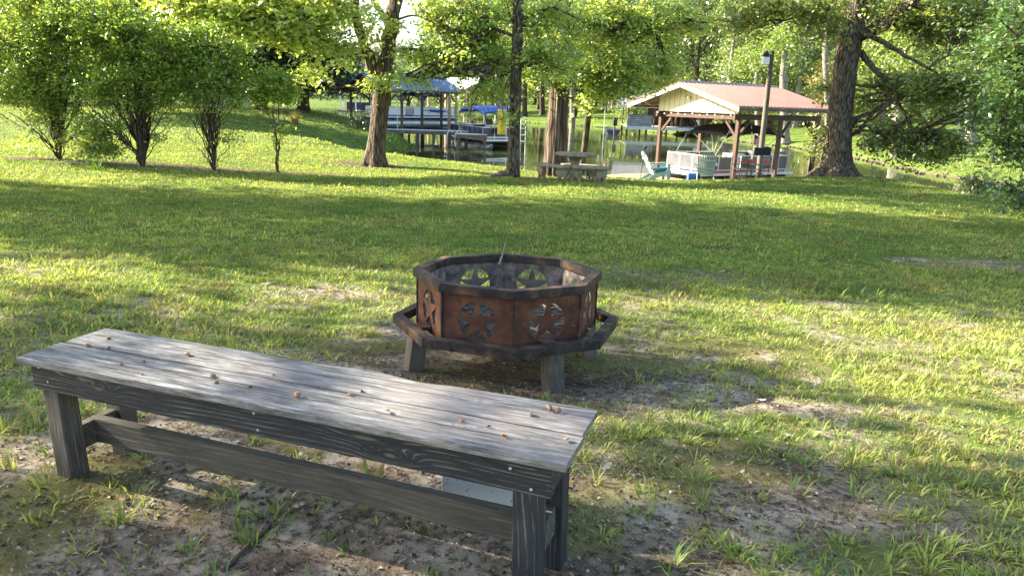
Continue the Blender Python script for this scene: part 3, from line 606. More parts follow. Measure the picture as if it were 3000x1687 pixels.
# litter, gravel, twigs on the ground
t = NT('litter'); a = t.new('ShaderNodeAttribute', attribute_name='Col'); mt['litter'] = t.fin(a.outputs[0], .85, 0, .2)
def litter(name, n, y0, y1, smin, smax, label, cat, dens):
    y = np.sqrt(nr.random(n)*(y1**2-y0**2)+y0**2); x = (nr.random(n)*2-1)*(1.2+.85*y); k = nr.random(n) < (.22+.9*bare(x, y))*dens(x, y)
    x, y = x[k], y[k]; n = len(x); z = ground(x, y)+.004; P = np.stack([x, y, z], 1); s = nr.uniform(smin, smax, n)**1.0
    nv = nr.normal(0, .45, (n, 3)); nv[:, 2] = 1; nv /= np.linalg.norm(nv, axis=1)[:, None]; az = nr.random(n)*6.28; d = np.stack([np.cos(az), np.sin(az), np.zeros(n)], 1); d -= nv*(d*nv).sum(1)[:, None]; sd = np.cross(nv, d); asp = nr.uniform(.12, .6, n)[:, None]; s = s[:, None]
    V = np.stack([P-d*s*.5, P-sd*s*asp*.5+nv*s*.18, P+d*s*.5, P+sd*s*asp*.5+nv*s*.12], 1)
    pal = np.array([(.10, .055, .03), (.17, .11, .07), (.30, .22, .15), (.05, .03, .02), (.36, .28, .20), (.13, .08, .055)]); C = pal[nr.integers(0, 6, n)]*nr.uniform(.7, 1.2, (n, 1))
    o = npmesh(name, V.reshape(-1, 3), np.arange(n*4).reshape(-1, 4), mt['litter'], np.repeat(C[:, None, :], 4, 1).reshape(-1, 3)); tag(o, label, cat, kind='stuff'); return o
litter('leaf_litter', 230000, 1.0, 9, .006, .030, 'brown bark crumbs and leaf bits scattered over the bare earth', 'leaf litter', lambda x, y: .35+.65*sstep(4.5, 2.5, y+.35*x))
m = MB()
for i in range(420):
    y = rnd.uniform(1.2, 8)**1.0; x = rnd.uniform(-1, 1)*(1+.8*y); 
    if rnd.random() > .1+bare(x, y)*1.0: continue
    r = rnd.uniform(.003, .009); z = gz(x, y); m.ball((x, y, z+r*.3), (r*rnd.uniform(.8, 1.4), r, r*.7), 7, 5)
tag(m.build('pebbles', M('pebble', (.55, .50, .44), (.28, .25, .22), 40), smooth=True), 'small pale pebbles in the bare earth round the bench', 'pebbles', kind='stuff')
def twig(px0, py0, px1, py1, r, label, mat='wood_old'):
    k = 3000/2576; a = onground(px0*k, py0*k); b = onground(px1*k, py1*k); mid = (a+b)/2; mid.z = gz(mid.x, mid.y); off = (b-a).cross(Vector((0, 0, 1)))*rnd.uniform(-.12, .12)
    pts = [a, a.lerp(b, .35)+off*.7, a.lerp(b, .7)+off, b]; pts = [Vector((p.x, p.y, gz(p.x, p.y)+r*.9)) for p in pts]
    tag(MB().tube(pts, [r, r*.95, r*.8, r*.5], 7).build('twig', mt[mat], loc=pts[0], smooth=True), label, 'twig')
twig(560, 1440, 700, 1310, .007, 'thick dark stick lying in front of the bench at the bottom of the photo', 'wood_dk')
twig(1330, 960, 1500, 975, .009, 'dead stick on the earth right of the fire pit leg', 'wood_dk')
twig(1110, 985, 1300, 1000, .006, 'long thin twig under the fire pit')
twig(1390, 1002, 1460, 1035, .006, 'bent pale twig just behind the bench seat')
twig(700, 1165, 760, 1140, .004, 'short twig on the mulch seen under the bench apron')
# fallen leaves one can point at
mt['deadleaf'] = M('dead_leaf', (.34, .17, .09), (.20, .09, .05), 30, rough=.8); mt['deadleaf_pale'] = M('dead_leaf_pale', (.50, .38, .32), (.36, .25, .20), 30, rough=.8)
def fallen(px, py, s, mat, label):
    k = 3000/2576; p = onground(px*k, py*k); m = MB(); n = 9; vs = [(0, 0, .0)]
    out = [(1.0, .0), (.62, .32), (.35, .22), (.1, .52), (-.25, .30), (-.62, .34), (-1, 0), (-.6, -.32), (-.22, -.28), (.1, -.5), (.38, -.22), (.65, -.3)]
    vs += [(x*s, y*s, s*.25*(x*x+y*y)*rnd.uniform(.4, 1.3)) for x, y in out]; m.add(vs, [(0, i, i % 12+1) for i in range(1, 13)])
    o = m.build('fallen_leaf', mt[mat], smooth=True); o.location = p+Vector((0, 0, .015)); o.rotation_euler = (rnd.uniform(-.3, .3), rnd.uniform(-.3, .3), rnd.uniform(0, 6)); tag(o, label, 'leaf')
for a_ in ((668, 722, .06, 'deadleaf_pale', 'large pale brown leaf on the lawn left of the fire pit'), (668, 694, .05, 'deadleaf', 'reddish leaf in the shaded strip above the pale leaf'), (695, 645, .05, 'deadleaf', 'small rust coloured leaf in shaded grass left of the fire pit'), (165, 777, .035, 'deadleaf', 'brown leaf on the sunlit grass at the left side'), (1815, 690, .05, 'deadleaf_pale', 'curled pale leaf in the grass right of the fire pit'),
           (1913, 1014, .03, 'deadleaf_pale', 'pinkish leaf on the bare patch right of the bench end'), (1975, 1100, .03, 'deadleaf_pale', 'grey pink leaf beside the sandy patch on the right'), (1525, 1185, .035, 'deadleaf_pale', 'pale leaf flat on the sand right of the bench leg'), (345, 820, .045, 'deadleaf', 'brown leaf by the bare spot behind the bench'), (1893, 890, .04, 'deadleaf', 'dark brown leaf on the sand behind the right of the fire pit'),
           (305, 1265, .03, 'deadleaf', 'broad orange brown leaf on mulch in front of the bench'), (1320, 845, .03, 'deadleaf', 'leaf near the fire pit base'), (590, 600, .05, 'deadleaf', 'dark leaf on the shaded lawn at the upper left')):
    if 1200 < a_[0] < 1400: continue
    fallen(*a_)
# ------------------------------------------------------------------ picnic set, feeder
TB = Vector((at(1682, 520, 20.6).x, 20.6, gz(at(1682, 520, 20.6).x, 20.6)))
tbl = empty('stone_table', TB, 0, 'round concrete picnic table on a fluted pedestal by the cedar trunk', 'table')
MB().lathe([(.30, -.03), (.30, .06), (.20, .10), (.135, .20), (.115, .40), (.13, .55), (.20, .64), (.30, .69)], n=28).build('pedestal', mt['concrete'], tbl, smooth=True)
MB().lathe([(.50, .691), (.56, .70), (.585, .725), (.585, .765), (.56, .785), (.0, .79)], n=40).build('table_top', mt['concrete'], tbl, smooth=True)
def stone_bench(loc, rz, label, arc=1.15, Rm=.95):
    r = empty('stone_bench', loc, rz, label, 'bench', 'concrete benches round the stone table'); m = MB(); n = 16; prof = [(-.19, .36), (-.205, .385), (-.205, .42), (-.19, .44), (.19, .44), (.205, .42), (.205, .385), (.19, .36)]; vs = []
    for i in range(n+1):
        a = -arc/2+arc*i/n; vs += [((Rm+u)*math.sin(a), Rm-(Rm+u)*math.cos(a), z) for u, z in prof]
    fs = [(i*8+k, (i+1)*8+k, (i+1)*8+(k+1) % 8, i*8+(k+1) % 8) for i in range(n) for k in range(8)]+[tuple(range(8))[::-1], tuple(n*8+k for k in range(8))]
    m.add(vs, fs).build('seat', mt['concrete'], r, bevel=.012, smooth=True)
    for a in (-arc*.33, arc*.33):
        F_ = Matrix.Translation((Rm*math.sin(a), Rm-Rm*math.cos(a), 0)) @ Matrix.Rotation(a, 4, 'Z')
        prof2 = [(-.15, .359), (-.165, .30), (-.19, .24), (-.15, .15), (-.11, .09), (-.16, .03), (-.17, -.04), (-.05, -.04), (-.045, .08), (0, .13), (.045, .08), (.05, -.04), (.17, -.04), (.16, .03), (.11, .09), (.15, .15), (.19, .24), (.165, .30), (.15, .359)]
        MB(F_ @ Matrix.Rotation(.0, 4, 'Z')).prism(prof2, -.06, .06).build('leg', mt['concrete'], r, bevel=.01)
    return r
def gp(px, Y): v = at(px, 500, Y); return Vector((v.x, Y, gz(v.x, Y)))
stone_bench(gp(1727, 19.75), .10, 'curved concrete bench in front of the stone table, wine bottle beneath')
stone_bench(gp(1612, 20.0), -.75, 'curved concrete bench left of the stone table, scrolled legs towards the cedar', 1.25)
stone_bench(gp(1700, 21.7), math.pi-.25, 'curved concrete bench mostly hidden behind the stone table')
bo = gp(1722, 19.95); btl = empty('wine_bottle', bo, 0, 'dark wine bottle with a pale label standing under the front stone bench', 'bottle')
MB().lathe([(.038, 0), (.040, .01), (.040, .19), (.034, .215), (.016, .245), (.0145, .30), (.0165, .302), (.0165, .315)], n=20).build('glass', mt['glass_dk'], btl, smooth=True)
MB().lathe([(.0408, .05), (.0408, .15)], n=20).build('label', mt['paper'], btl)
fp = gp(1677, 21.9); fd = empty('garden_torch', fp, 0, 'brown lantern torch on a thin black pole behind the stone table', 'torch')
ztop = at(1683, 322, 21.9).z-fp.z
MB().tube([(0, 0, 0), (0, 0, ztop-.22)], .010, 8).build('pole', mt['black'], fd)
MB().lathe([(.03, ztop-.24), (.07, ztop-.10), (.075, ztop-.02)], n=14).build('torch_head', mt['wood_red'], fd, smooth=True); MB().lathe([(.076, ztop-.0195), (.06, ztop+.03), (.02, ztop+.05)], n=14).build('cap', mt['black'], fd, smooth=True)
MB().tube([(.02, 0, ztop-.28), (.09, 0, ztop-.24), (.10, 0, ztop-.29)], .008, 6).build('hook', mt['black'], fd)
tp = gp(1877, 22.9); tt_ = empty('garden_torch', tp, 0, 'slim tilted black torch pole standing left of the pale garden chairs', 'torch'); e = at(1891, 432, 22.9)-tp
MB().tube([(0, 0, 0), e*.93], .011, 8).build('pole', mt['black'], tt_); MB(Matrix.Translation(e*.93)).lathe([(.02, 0), (.05, .05), (.05, .10), (.03, .13)], n=12).build('torch_head', mt['black'], tt_)
# ------------------------------------------------------------------ garden chairs
def adirondack(loc, rz, label):
    r = empty('garden_chair', loc, rz, label, 'chair'); g = mt['plastic_grn']      # faces +x
    n = 9
    for i in range(n):
        y = (i-(n-1)/2)*.062; top = .98-.10*(abs(i-4)/4)**2; fan = y*1.18
        MB().bar((-.22, y*.85, .20), (-.22-.42*(top-.2)/.78, fan, top), .012, .048, (0, 1, 0)).build('back_slat', g, r)
    m = MB()
    for z, wv in ((.45, .27), (.72, .30)):
        x = -.22-.42*(z-.2)/.78-.02; m.bar((x, -wv, z), (x, wv, z), .03, .05)
    m.build('back_brace', g, r)
    m = MB()
    for i in range(6): x = -.20+i*.10; m.bar((x, -.26, .27+.018*i), (x, .26, .27+.018*i), .085, .018)
    m.build('seat', g, r)
    for s in (-1, 1):
        MB().prism([(.36, .585), (.30, .60), (-.36, .56), (-.36, .54), (.30, .578)], s*.27, s*.38).build('armrest', g, r)
        MB().bar((.26, s*.29, 0), (.24, s*.29, .577), .10, .03, (0, 1, 0)).build('leg', g, r)
        MB().prism([(.34, .30), (.34, .38), (-.30, .22), (-.58, .03), (-.58, -.01), (-.46, -.01)], s*.275-.012, s*.275+.012).build('side_rail', g, r)
    return r
c1 = gp(1931, 24.3); adirondack(c1, .12, 'pale plastic garden chair seen from the side with a teal cushion on its seat')
cm = MB(Matrix.Rotation(.12, 4, 'Z') @ Matrix.Translation((.05, 0, .37)) @ Matrix.Rotation(-.17, 4, 'Y')); cm.box(-.22, .24, -.235, .235, -.035, .045)
cu = cm.build('cushion', mt['teal'], bevel=.03); cu.location = c1+Vector((0, 0, .02)); tag(cu, 'teal seat cushion lying on the side-on pale garden chair', 'cushion')
c2 = gp(2067, 24.4); adirondack(c2, 1.35, 'pale plastic garden chair turned away, slatted fan back towards the camera')
def director(loc, rz, label, fabric=True, hi=1.0):
    r = empty('folding_chair', loc, rz, label, 'chair', 'black folding chairs by the boathouse'); k = mt['black']; W2 = .29
    for s in (-1, 1):
        for x in (-.22, .22): MB().tube([(x, s*W2, 0), (x, s*W2, .72*hi if x > 0 else 1.15*hi)], .013, 8).build('leg', k, r)
        MB().tube([(-.22, s*W2, .70*hi), (.22, s*W2, .72*hi), (.24, s*W2, .70*hi)], .016, 8).build('armrest', k, r)
    m = MB()
    for x in (-.22, .22): m.tube([(x, -W2, .05), (x, W2, .52*hi)], .009, 6); m.tube([(x+.015, W2, .05), (x+.015, -W2, .52*hi)], .009, 6)
    m.build('cross_brace', k, r)
    MB().box(-.22, .22, -W2+.02, W2-.02, .52*hi, .535*hi).build('seat', mt['blackfab'], r)
    if fabric: MB().box(-.235, -.222, -W2-.005, W2+.005, .86*hi, 1.13*hi).build('backrest', mt['blackfab'], r, bevel=.004)
    else: MB().tube([(-.22, -W2, 1.0*hi), (-.27, 0, 1.0*hi), (-.22, W2, 1.0*hi)], .012, 6).build('back_bar', k, r)
    MB().box(-.02, .25, -W2+.03, W2-.03, .12, .135).build('foot_rest', k, r)
    return r
director(gp(2220, 25.0), math.pi/2+.05, 'tall black folding chair with a solid fabric back, facing the lake', True, 1.0)
director(gp(2171, 25.6), .25, 'bare black folding chair frame left of the fabric-backed chair', False, .80)
MB_ = MB(); pg = gp(2084, 24.9)
cl = MB(Matrix.Translation((0, 0, 0))).box(-.20, .20, -.14, .14, .0, .26).build('cooler', mt['bluecanvas'], bevel=.02); cl.location = gp(2033, 24.6); tag(cl, 'small blue cooler beside the turned-away pale chair', 'cooler')
# ------------------------------------------------------------------ boats
def frame(o, d): d = Vector(d).normalized(); return math.atan2(d.y, d.x)
def pontoon(loc, rz, L, label, side='white', lower=None, stripe=None, bim=None, bimx=(.35, .8), motor=True, slim=False, tube_r=.31):
    """bow to +x; z = 0 at the waterline"""
    r = empty('pontoon_boat', loc, rz, label, 'boat'); W_ = 1.25
    for s in (-1, 1):
        MB().tube([(-L/2, s*.85, .05), (L/2-.9, s*.85, .05), (L/2-.45, s*.85, .10), (L/2-.15, s*.85, .20), (L/2, s*.85, .30)], [tube_r, tube_r, tube_r*.8, tube_r*.45, .03], 16).build('pontoon', mt['alum'], r, smooth=True)
    m = MB()
    for i in range(int(L/.6)): x = -L/2+.3+i*.6; m.box(x, x+.06, -W_, W_, .36, .46)
    m.build('cross_members', mt['black'], r)
    MB().box(-L/2-.1, L/2-.1, -W_-.03, W_+.03, .461, .55).build('deck', mt[side], r, bevel=.02)
    x0, x1 = -L/2+.35, L/2-.6; H0, H1 = .551, 1.24
    P = mt[side]; LP = mt[lower] if lower else P
    segs = [((x0, -W_+.03), (x1, -W_+.03)), ((x1, -W_+.03), (x1, W_-.03)), ((x1, W_-.03), (x0, W_-.03)), ((x0, W_-.03), (x0, -W_+.03))]
    for (ax, ay), (bx, by) in segs:
        f = MB(); rail = MB()
        d = Vector((bx-ax, by-ay, 0)); ln = d.length; d.normalize(); parts = [(0, 1)] if ln < 3 else [(0, .30), (.42, 1)]
        for a_, b_ in parts:
            A = Vector((ax, ay, 0))+d*ln*a_; B = Vector((ax, ay, 0))+d*ln*b_
            f.bar(A+Vector((0, 0, .93)), B+Vector((0, 0, .93)), .03, .50 if not slim else .52)
            for z in (.67, 1.22): rail.bar(A+Vector((0, 0, z)), B+Vector((0, 0, z)), .042, .042)
            q = max(1, round((B-A).length/.8))
            for i in range(q+1): p = A.lerp(B, i/q); rail.bar(p+Vector((0, 0, .551)), p+Vector((0, 0, 1.19)), .04)
        fo = f.build('fence_panel', LP, r); rail.build('rail', mt['boatwhite'] if side != 'alum' else mt['alum'], r)
    if stripe:
        m = MB()
        for s in (-1, 1): m.box(x0+.1, x1-.1, s*(W_+.0)-.012, s*(W_+.0)+.012, .60, .66)
        m.build('stripe', mt[stripe], r)
        for s in (-1, 1):
            m = MB(); y = s*(W_-.005)
            m.prism([(x0+.3, 1.02), (x0+2.3, 1.08), (x0+2.3, .92), (x0+1.2, .84)], y-.006, y+.006)
            m.prism([(x0+2.2, 1.01), (x0+2.9, 1.03), (x0+2.9, .98), (x0+2.2, .96)], y-.006, y+.006)
            m.build('flash', mt[stripe], r)
    MB().box(-.25, .45, .25, .95, .551, 1.30).build('console', mt['boatwhite'], r, bevel=.06); MB().bar((.35, .3, 1.30), (.2, .3, 1.62), .5, .02).build('windscreen', mt['greypanel'], r)
    MB().box(x0+.1, x0+1.2, -W_+.1, -W_+.7, .551, .95).build('couch', mt['brown_seat'], r, bevel=.05)
    MB().box(x1-1.5, x1-.15, -W_+.1, -W_+.7, .551, .98).build('couch', mt['boatwhite'], r, bevel=.05)
    MB().box(x1-1.5, x1-.15, W_-.7, W_-.1, .551, .98).build('couch', mt['boatwhite'], r, bevel=.05)
    if bim:
        bx0, bx1 = -L/2+L*bimx[0], -L/2+L*bimx[1]; n = 14; zt = 2.42; vs = []; fs = []
        for i in range(n+1):
            u = i/n; zz = zt-.30*(2*u-1)**4-.06*math.sin(u*6*math.pi)**2
            for j in range(9):
                w = j/8; vs.append((bx0+(bx1-bx0)*u, (w*2-1)*W_, zz-.12*(2*w-1)**4))
        fs = [(i*9+j, i*9+j+1, (i+1)*9+j+1, (i+1)*9+j) for i in range(n) for j in range(8)]
        m = MB().add(vs, fs); vs2 = [(x, y, z-.03) for x, y, z in vs]; m.add(vs2, [f[::-1] for f in fs])
        for e in ([i*9 for i in range(n+1)], [i*9+8 for i in range(n+1)], list(range(9)), [n*9+j for j in range(9)]):
            for a_, b_ in zip(e[:-1], e[1:]): m.add([vs[a_], vs[b_], (vs[b_][0], vs[b_][1], vs[b_][2]-.12), (vs[a_][0], vs[a_][1], vs[a_][2]-.12)], [(0, 1, 2, 3)])
        m.build('canopy', mt[bim], r, smooth=True)
        cx = (bx0+bx1)/2
        for s in (-1, 1):
            m = MB(); y = s*(W_-.02)
            for q in (bx0+.1, cx-.35, cx+.35, bx1-.1): m.tube([(cx+(q-cx)*.12, y, 1.25), (q, y, zt-.25 if abs(q-cx) > .5 else zt-.05)], .02, 6)
            m.tube([(bx0-.5, y, 1.25), (bx0+.1, y, zt-.3)], .014, 6); m.tube([(bx1+.5, y, 1.25), (bx1-.1, y, zt-.3)], .014, 6)
            m.build('canopy_frame', mt['alum'], r)
    if motor:
        m = MB(); m.box(-L/2-.75, -L/2-.2, -.2, .2, .75, 1.28); m.box(-L/2-.55, -L/2-.3, -.09, .09, .0, .75); m.build('outboard_motor', mt['black'], r, bevel=.08)
        mo = r.children[-1]; MB().tube([(-L/2-.95, 0, -.05), (-L/2-.35, 0, -.05)], [.03, .07], 10).build('gearcase', mt['alum'], r)
    return r
# ------------------------------------------------------------------ boathouses
def gable_roof(r, L0, L1, W0, W1, zr, ze, mat, rib=.28, th=.05, name='roof', ribm=None):
    """ridge along x from L0 to L1; eaves at y=-W0 and y=W1"""
    for s, w in ((-1, W0), (1, W1)):
        m = MB(); sl_ = (zr-ze)/max(W0, W1); zE = zr-sl_*w
        P = [(L0, 0, zr), (L1, 0, zr), (L1, s*w, zE), (L0, s*w, zE)]; m.add([*P, *[(a, b, c-th) for a, b, c in P]], [(0, 1, 2, 3), (7, 6, 5, 4), (0, 4, 5, 1), (1, 5, 6, 2), (2, 6, 7, 3), (3, 7, 4, 0)])
        k = int((L1-L0)/rib)
        for i in range(k+1): x = L0+.02+(L1-L0-.04)*i/k; m.bar((x, s*.01, zr+.012), (x, s*w, zE+.012), .035, .03)
        m.build(name, mt[mat], r)
    MB().add([(L0-.01, -.16, zr-.02), (L0-.01, 0, zr+.055), (L0-.01, .16, zr-.02), (L1+.01, -.16, zr-.02), (L1+.01, 0, zr+.055), (L1+.01, .16, zr-.02)], [(0, 1, 4, 3), (1, 2, 5, 4), (0, 2, 1), (3, 4, 5)]).build('ridge_cap', mt[ribm or mat], r)
def post(r, x, y, z0, z1, w, mat, braces=(), bl=.75):
    p = MB().box(x-w/2, x+w/2, y-w/2, y+w/2, z0, z1).build('post', mt[mat], r, bevel=.008)
    for dx, dy in braces: MB().bar((x+dx*w*.5, y+dy*w*.5, z1-bl), (x+dx*bl, y+dy*bl, z1-.04), w*.6, w*.6).build('brace', mt[mat], r)
def house(origin, dvec, zr, ze):
    return Vector((origin[0], origin[1], 0)), math.atan2(dvec[1], dvec[0])
k9 = .892
# red roofed boathouse: local x along the ridge away from the camera, y = left
ro = Vector((8.0*k9, 34*k9, WZ)); rz = math.atan2(3.5, 5.3)
rb = empty('boathouse', ro, rz, 'open timber boathouse with a red metal roof and cream gable', 'boathouse')
zr, ze = 1.08*k9-WZ, .06*k9-WZ
gable_roof(rb, -.60, 5.55, 3.12, 3.12, zr, ze, 'roof_red', .23, ribm='greypanel')
zs = (zr-ze)/3.12
WR, WL = 2.62, 1.72
gb = [(-WR, ze-.30), (WL, ze-.30), (WL, zr-zs*WL-.06), (0, zr-.06), (-WR, zr-zs*WR-.06)]
m = MB().prism(gb, .0, .04, 'x'); gbo = m.build('gable_panel', mt['cream'], rb)
m = MB()
for i in range(int((WR+WL)/.3)):
    y = -WR+.12+.3*i; zt_ = zr-zs*abs(y)-.07; m.box(-.004, .0, y-.008, y+.008, ze-.30, zt_)
m.build('board_joint', mt['wood_old'], gbo)
for s, w, z_ in ((-1, 3.12, 0), (1, 3.12, 0)):
    MB().prism([(0, zr-.055), (s*w, ze-.055), (s*w, ze-.22), (0, zr-.22)], -.59, -.555, 'x').build('rake_board', mt['cream'], rb)
    MB().prism([(0, zr+.02), (s*(w+.02), ze+.02), (s*(w+.02), ze-.0545), (0, zr-.0545)], -.605, -.5905, 'x').build('rake_trim', mt['roof_red'], rb)
    MB().bar((-.55, s*(w-.03), ze-.12), (5.5, s*(w-.03), ze-.12), .035, .12).build('fascia', mt['wood_old'], rb)
bz = ze-.42
for y in (-WR+.05, WL-.05):
    MB().bar((-.15, y, bz), (5.4, y, bz), .09, .22).build('beam', mt['wood_red'], rb)
for x in (.15, 2.75, 5.25): MB().bar((x, -WR, bz-.02), (x, WL, bz-.02), .09, .17).build('tie_beam', mt['wood_red'], rb)
m = MB()
for i in range(9): 
    x = .2+i*.62
    for s in (-1, 1): m.bar((x, 0, zr-.13), (x, s*3.05, ze-.11), .04, .10)
m.build('rafters', mt['wood_new'], rb)
for i, x in enumerate((.15, 2.75, 5.25)):
    for y, zb in ((-WR+.05, -.2), (WL-.05, -.8)):
        br_ = [(0, 1 if y < 0 else -1)]; 
        if i < 2: br_.append((1, 0))
        if i > 0: br_.append((-1, 0))
        post(rb, x, y, zb, bz-.111, .15, 'wood_red' if (i+(y > 0)) % 2 == 0 or y > 0 else 'wood_dk', br_, .62)
lf = MB().ball((-.10, -.05, ze+.28), (.05, .08, .08), 12, 8).build('flood_lamp', mt['white'], rb, smooth=True); MB().tube([(-.05, .2, ze+.30), (-.06, .1, ze+.33), (-.06, 0, ze+.30)], .015, 6).build('lamp_arm', mt['wood_old'], lf)
m = MB()
for i in range(11): x_ = -.1; y = -WR+.2+i*.4; m.ball((x_-.06, y, ze-.36-.05*math.sin(i*1.9)**2), .032, 8, 6)
m.build('string_lights', mt['white'], rb)
# boat slip walk and ramp
m = MB(); M2 = Matrix.Translation(ro) @ Matrix.Rotation(rz, 4, 'Z')
dk = empty('dock', ro, rz, 'tan plank walkway along the near side of the red-roofed boathouse', 'dock')
m = MB()
for i in range(34): x = -3.2+i*.26; m.box(x, x+.24, -WR-.75, -WR+.25, .35, .39)
m.build('deck_boards', mt['wood_new'], dk); MB().box(-3.2, 5.6, -WR-.78, -WR-.752, .18, .345).build('skirt_board', mt['wood_new'], dk)
m = MB()
for i in range(9): y = -WR+.26+i*.42; m.box(-3.2, -1.0, y, y+.40, .35, .39)
m.build('end_boards', mt['wood_new'], dk)
for x in (-3.1, -1, 1.4, 4.2): MB().box(x, x+.12, -WR-.90, -WR-.785, -.6, .40).build('pile', mt['wood_old'], dk)
pbo = Vector((7.6*k9, 33.8*k9, WZ)); pd_ = Vector((5.8, 3.0, 0)).normalized(); ctr = pbo+pd_*2.75
pb = pontoon(ctr, math.atan2(-pd_.y, -pd_.x), 5.6, 'white pontoon boat with black side panels and red stripe moored inside the red-roofed boathouse', 'boatwhite', 'greypanel', 'red', 'blackfab', (.12, .72)); pb.scale = (1, 1, 1.08)
m = MB()
fl = at(2207, 430, 29.8); fr_ = empty('flag', fl, 0, 'small striped flag on a short staff at the stern of the moored pontoon boat', 'flag')
mt['stripes'] = None
t = NT('flag_cloth'); sp = t.new('ShaderNodeSeparateXYZ'); tc = t.new('ShaderNodeTexCoord'); t.t.links.new(tc.outputs['Object'], sp.inputs[0])
st_ = t.math('GREATER_THAN', t.math('FRACT', t.math('MULTIPLY', sp.outputs[2], 14.0)), .5); c = t.mix(st_, (.65, .62, .60), (.42, .04, .05))
can = t.math('MULTIPLY', t.math('GREATER_THAN', sp.outputs[2], .33), t.math('LESS_THAN', sp.outputs[0], .20)); c = t.mix(can, c, (.03, .04, .16)); mt['flag'] = t.fin(c, .8)
def flag_cloth(r, L=.42, H=.5, drop=.35):
    vs = []; n = 10
    for i in range(n+1):
        u = i/n; vs += [(u*L, .05*math.sin(u*9), H*j/6+ .08 - drop*u*u) for j in range(7)]
    fs = [(i*7+j, i*7+j+1, (i+1)*7+j+1, (i+1)*7+j) for i in range(n) for j in range(6)]
    MB().add(vs, fs).build('cloth', mt['flag'], r, smooth=True); MB().tube([(0, 0, -.5), (-.01, 0, H+.12)], .012, 6).build('staff', mt['white'], r)
flag_cloth(fr_, .28, .42)
gr = empty('boat_grill', at(2245, 437, 30.2), rz, 'small dark portable grill on the stern rail of the moored pontoon boat', 'grill')
MB().ball((0, 0, 0), (.28, .18, .10), 14, 8).build('lid', mt['black'], gr, smooth=True); MB().tube([(.25, 0, .02), (.40, 0, .05), (.42, 0, .14)], .012, 6).build('handle', mt['black'], gr)
lp = at(2272, 462, 30.0); ld = empty('boat_ladder', lp, rz, 'white tube ladder at the stern of the moored pontoon boat', 'ladder')
m = MB()
for s in (-.2, .2): m.tube([(s, 0, .35), (s+.03, 0, -.7)], .02, 6)
for z in (.25, 0, -.25, -.5): m.tube([(-.2, 0, z), (.2, 0, z)], .018, 6)
m.build('rails', mt['white'], ld)
# lamp pole
pa = gp(2224, 25.8); pole = empty('lamp_pole', pa, 0, 'leaning timber utility pole with a yard light, in front of the red roof', 'lamp pole'); e = at(2262, 150, 25.8)-pa
MB().tube([(0, 0, -.1), e*.5, e], [.105, .095, .08], 12).build('pole', mt['wood_old'], pole, smooth=True)
h = at(2250, 170, 25.7)-pa
MB(Matrix.Translation(h)).box(-.20, .02, -.16, .10, -.24, .02).build('meter_box', mt['alum'], pole, bevel=.015); MB(Matrix.Translation(h+Vector((-.08, -.02, .03)))).lathe([(.10, 0), (.11, .10), (.05, .17), (.02, .2)], n=14).build('yard_light', mt['black'], pole, smooth=True)
MB(Matrix.Translation(h)).tube([(-.05, 0, .12), (.08, 0, .16), (.16, .05, .10)], .015, 6).build('arm', mt['alum'], pole)
# blue roofed boathouse
bo_ = Vector((-12.3*k9, 58*k9, WZ)); bz_ = math.atan2(5.0, 5.8)
bb = empty('boathouse', bo_, bz_, 'open boathouse with a blue metal roof and brown gable across the inlet', 'boathouse')
zr, ze = 1.73*k9-WZ, .55*k9-WZ; L_ = 6.8; Wb = 2.6
gable_roof(bb, -.3, L_, Wb, Wb, zr, ze, 'roof_blue', .30); zs = (zr-ze)/Wb
MB().prism([(-Wb+.3, ze+.04), (Wb-.3, ze+.04), (0, zr-.08)], 0, .04, 'x').build('gable_panel', mt['wood_red'], bb)
for s in (-1, 1):
    MB().bar((-.28, s*(Wb-.02), ze-.12), (L_, s*(Wb-.02), ze-.12), .04, .14).build('fascia', mt['wood_dk'], bb)
    MB().bar((0, s*(Wb-.35), ze-.10), (L_-.2, s*(Wb-.35), ze-.10), .10, .22).build('beam', mt['wood_dk'], bb)
    for x in (.1, 1.7, 3.4, 5.1, L_-.35): post(bb, x, s*(Wb-.35), -.7, ze-.211, .15, 'wood_dk', [(1, 0), (-1, 0)] if .2 < x < 6 else [(1, 0)] if x < 1 else [(-1, 0)], .6)
for x in (.1, 3.4, L_-.35): MB().bar((x, -Wb+.3, ze-.09), (x, Wb-.3, ze-.09), .09, .18).build('tie_beam', mt['wood_dk'], bb)
bd_ = Vector((math.cos(bz_), math.sin(bz_), 0)); 
pontoon(bo_+bd_*3.75+Vector((0, 0, 1.35)), bz_+math.pi, 7.2, 'white pontoon boat with blue flashes raised on a lift under the blue-roofed boathouse', 'boatwhite', 'boatwhite', 'bluecanvas', 'bluecanvas', (.20, .52))
lf = empty('boat_lift', bo_+bd_*3.75, bz_, 'dark cradle lift holding the raised white pontoon boat', 'boat lift')
m = MB()
for s in (-1, 1): m.bar((-3.0, s*.85, .95), (3.0, s*.85, .95), .14, .16)
for x in (-2.2, 2.2): m.bar((x, -2.0, .82), (x, 2.0, .82), .12, .14)
m.build('cradle', mt['wood_dk'], lf)
for x in (-2.2, 2.2):
    for s in (-1, 1): MB().tube([(x, s*1.9, -.6), (x, s*1.9, 3.4)], .04, 8).build('lift_post', mt['alum'], lf)
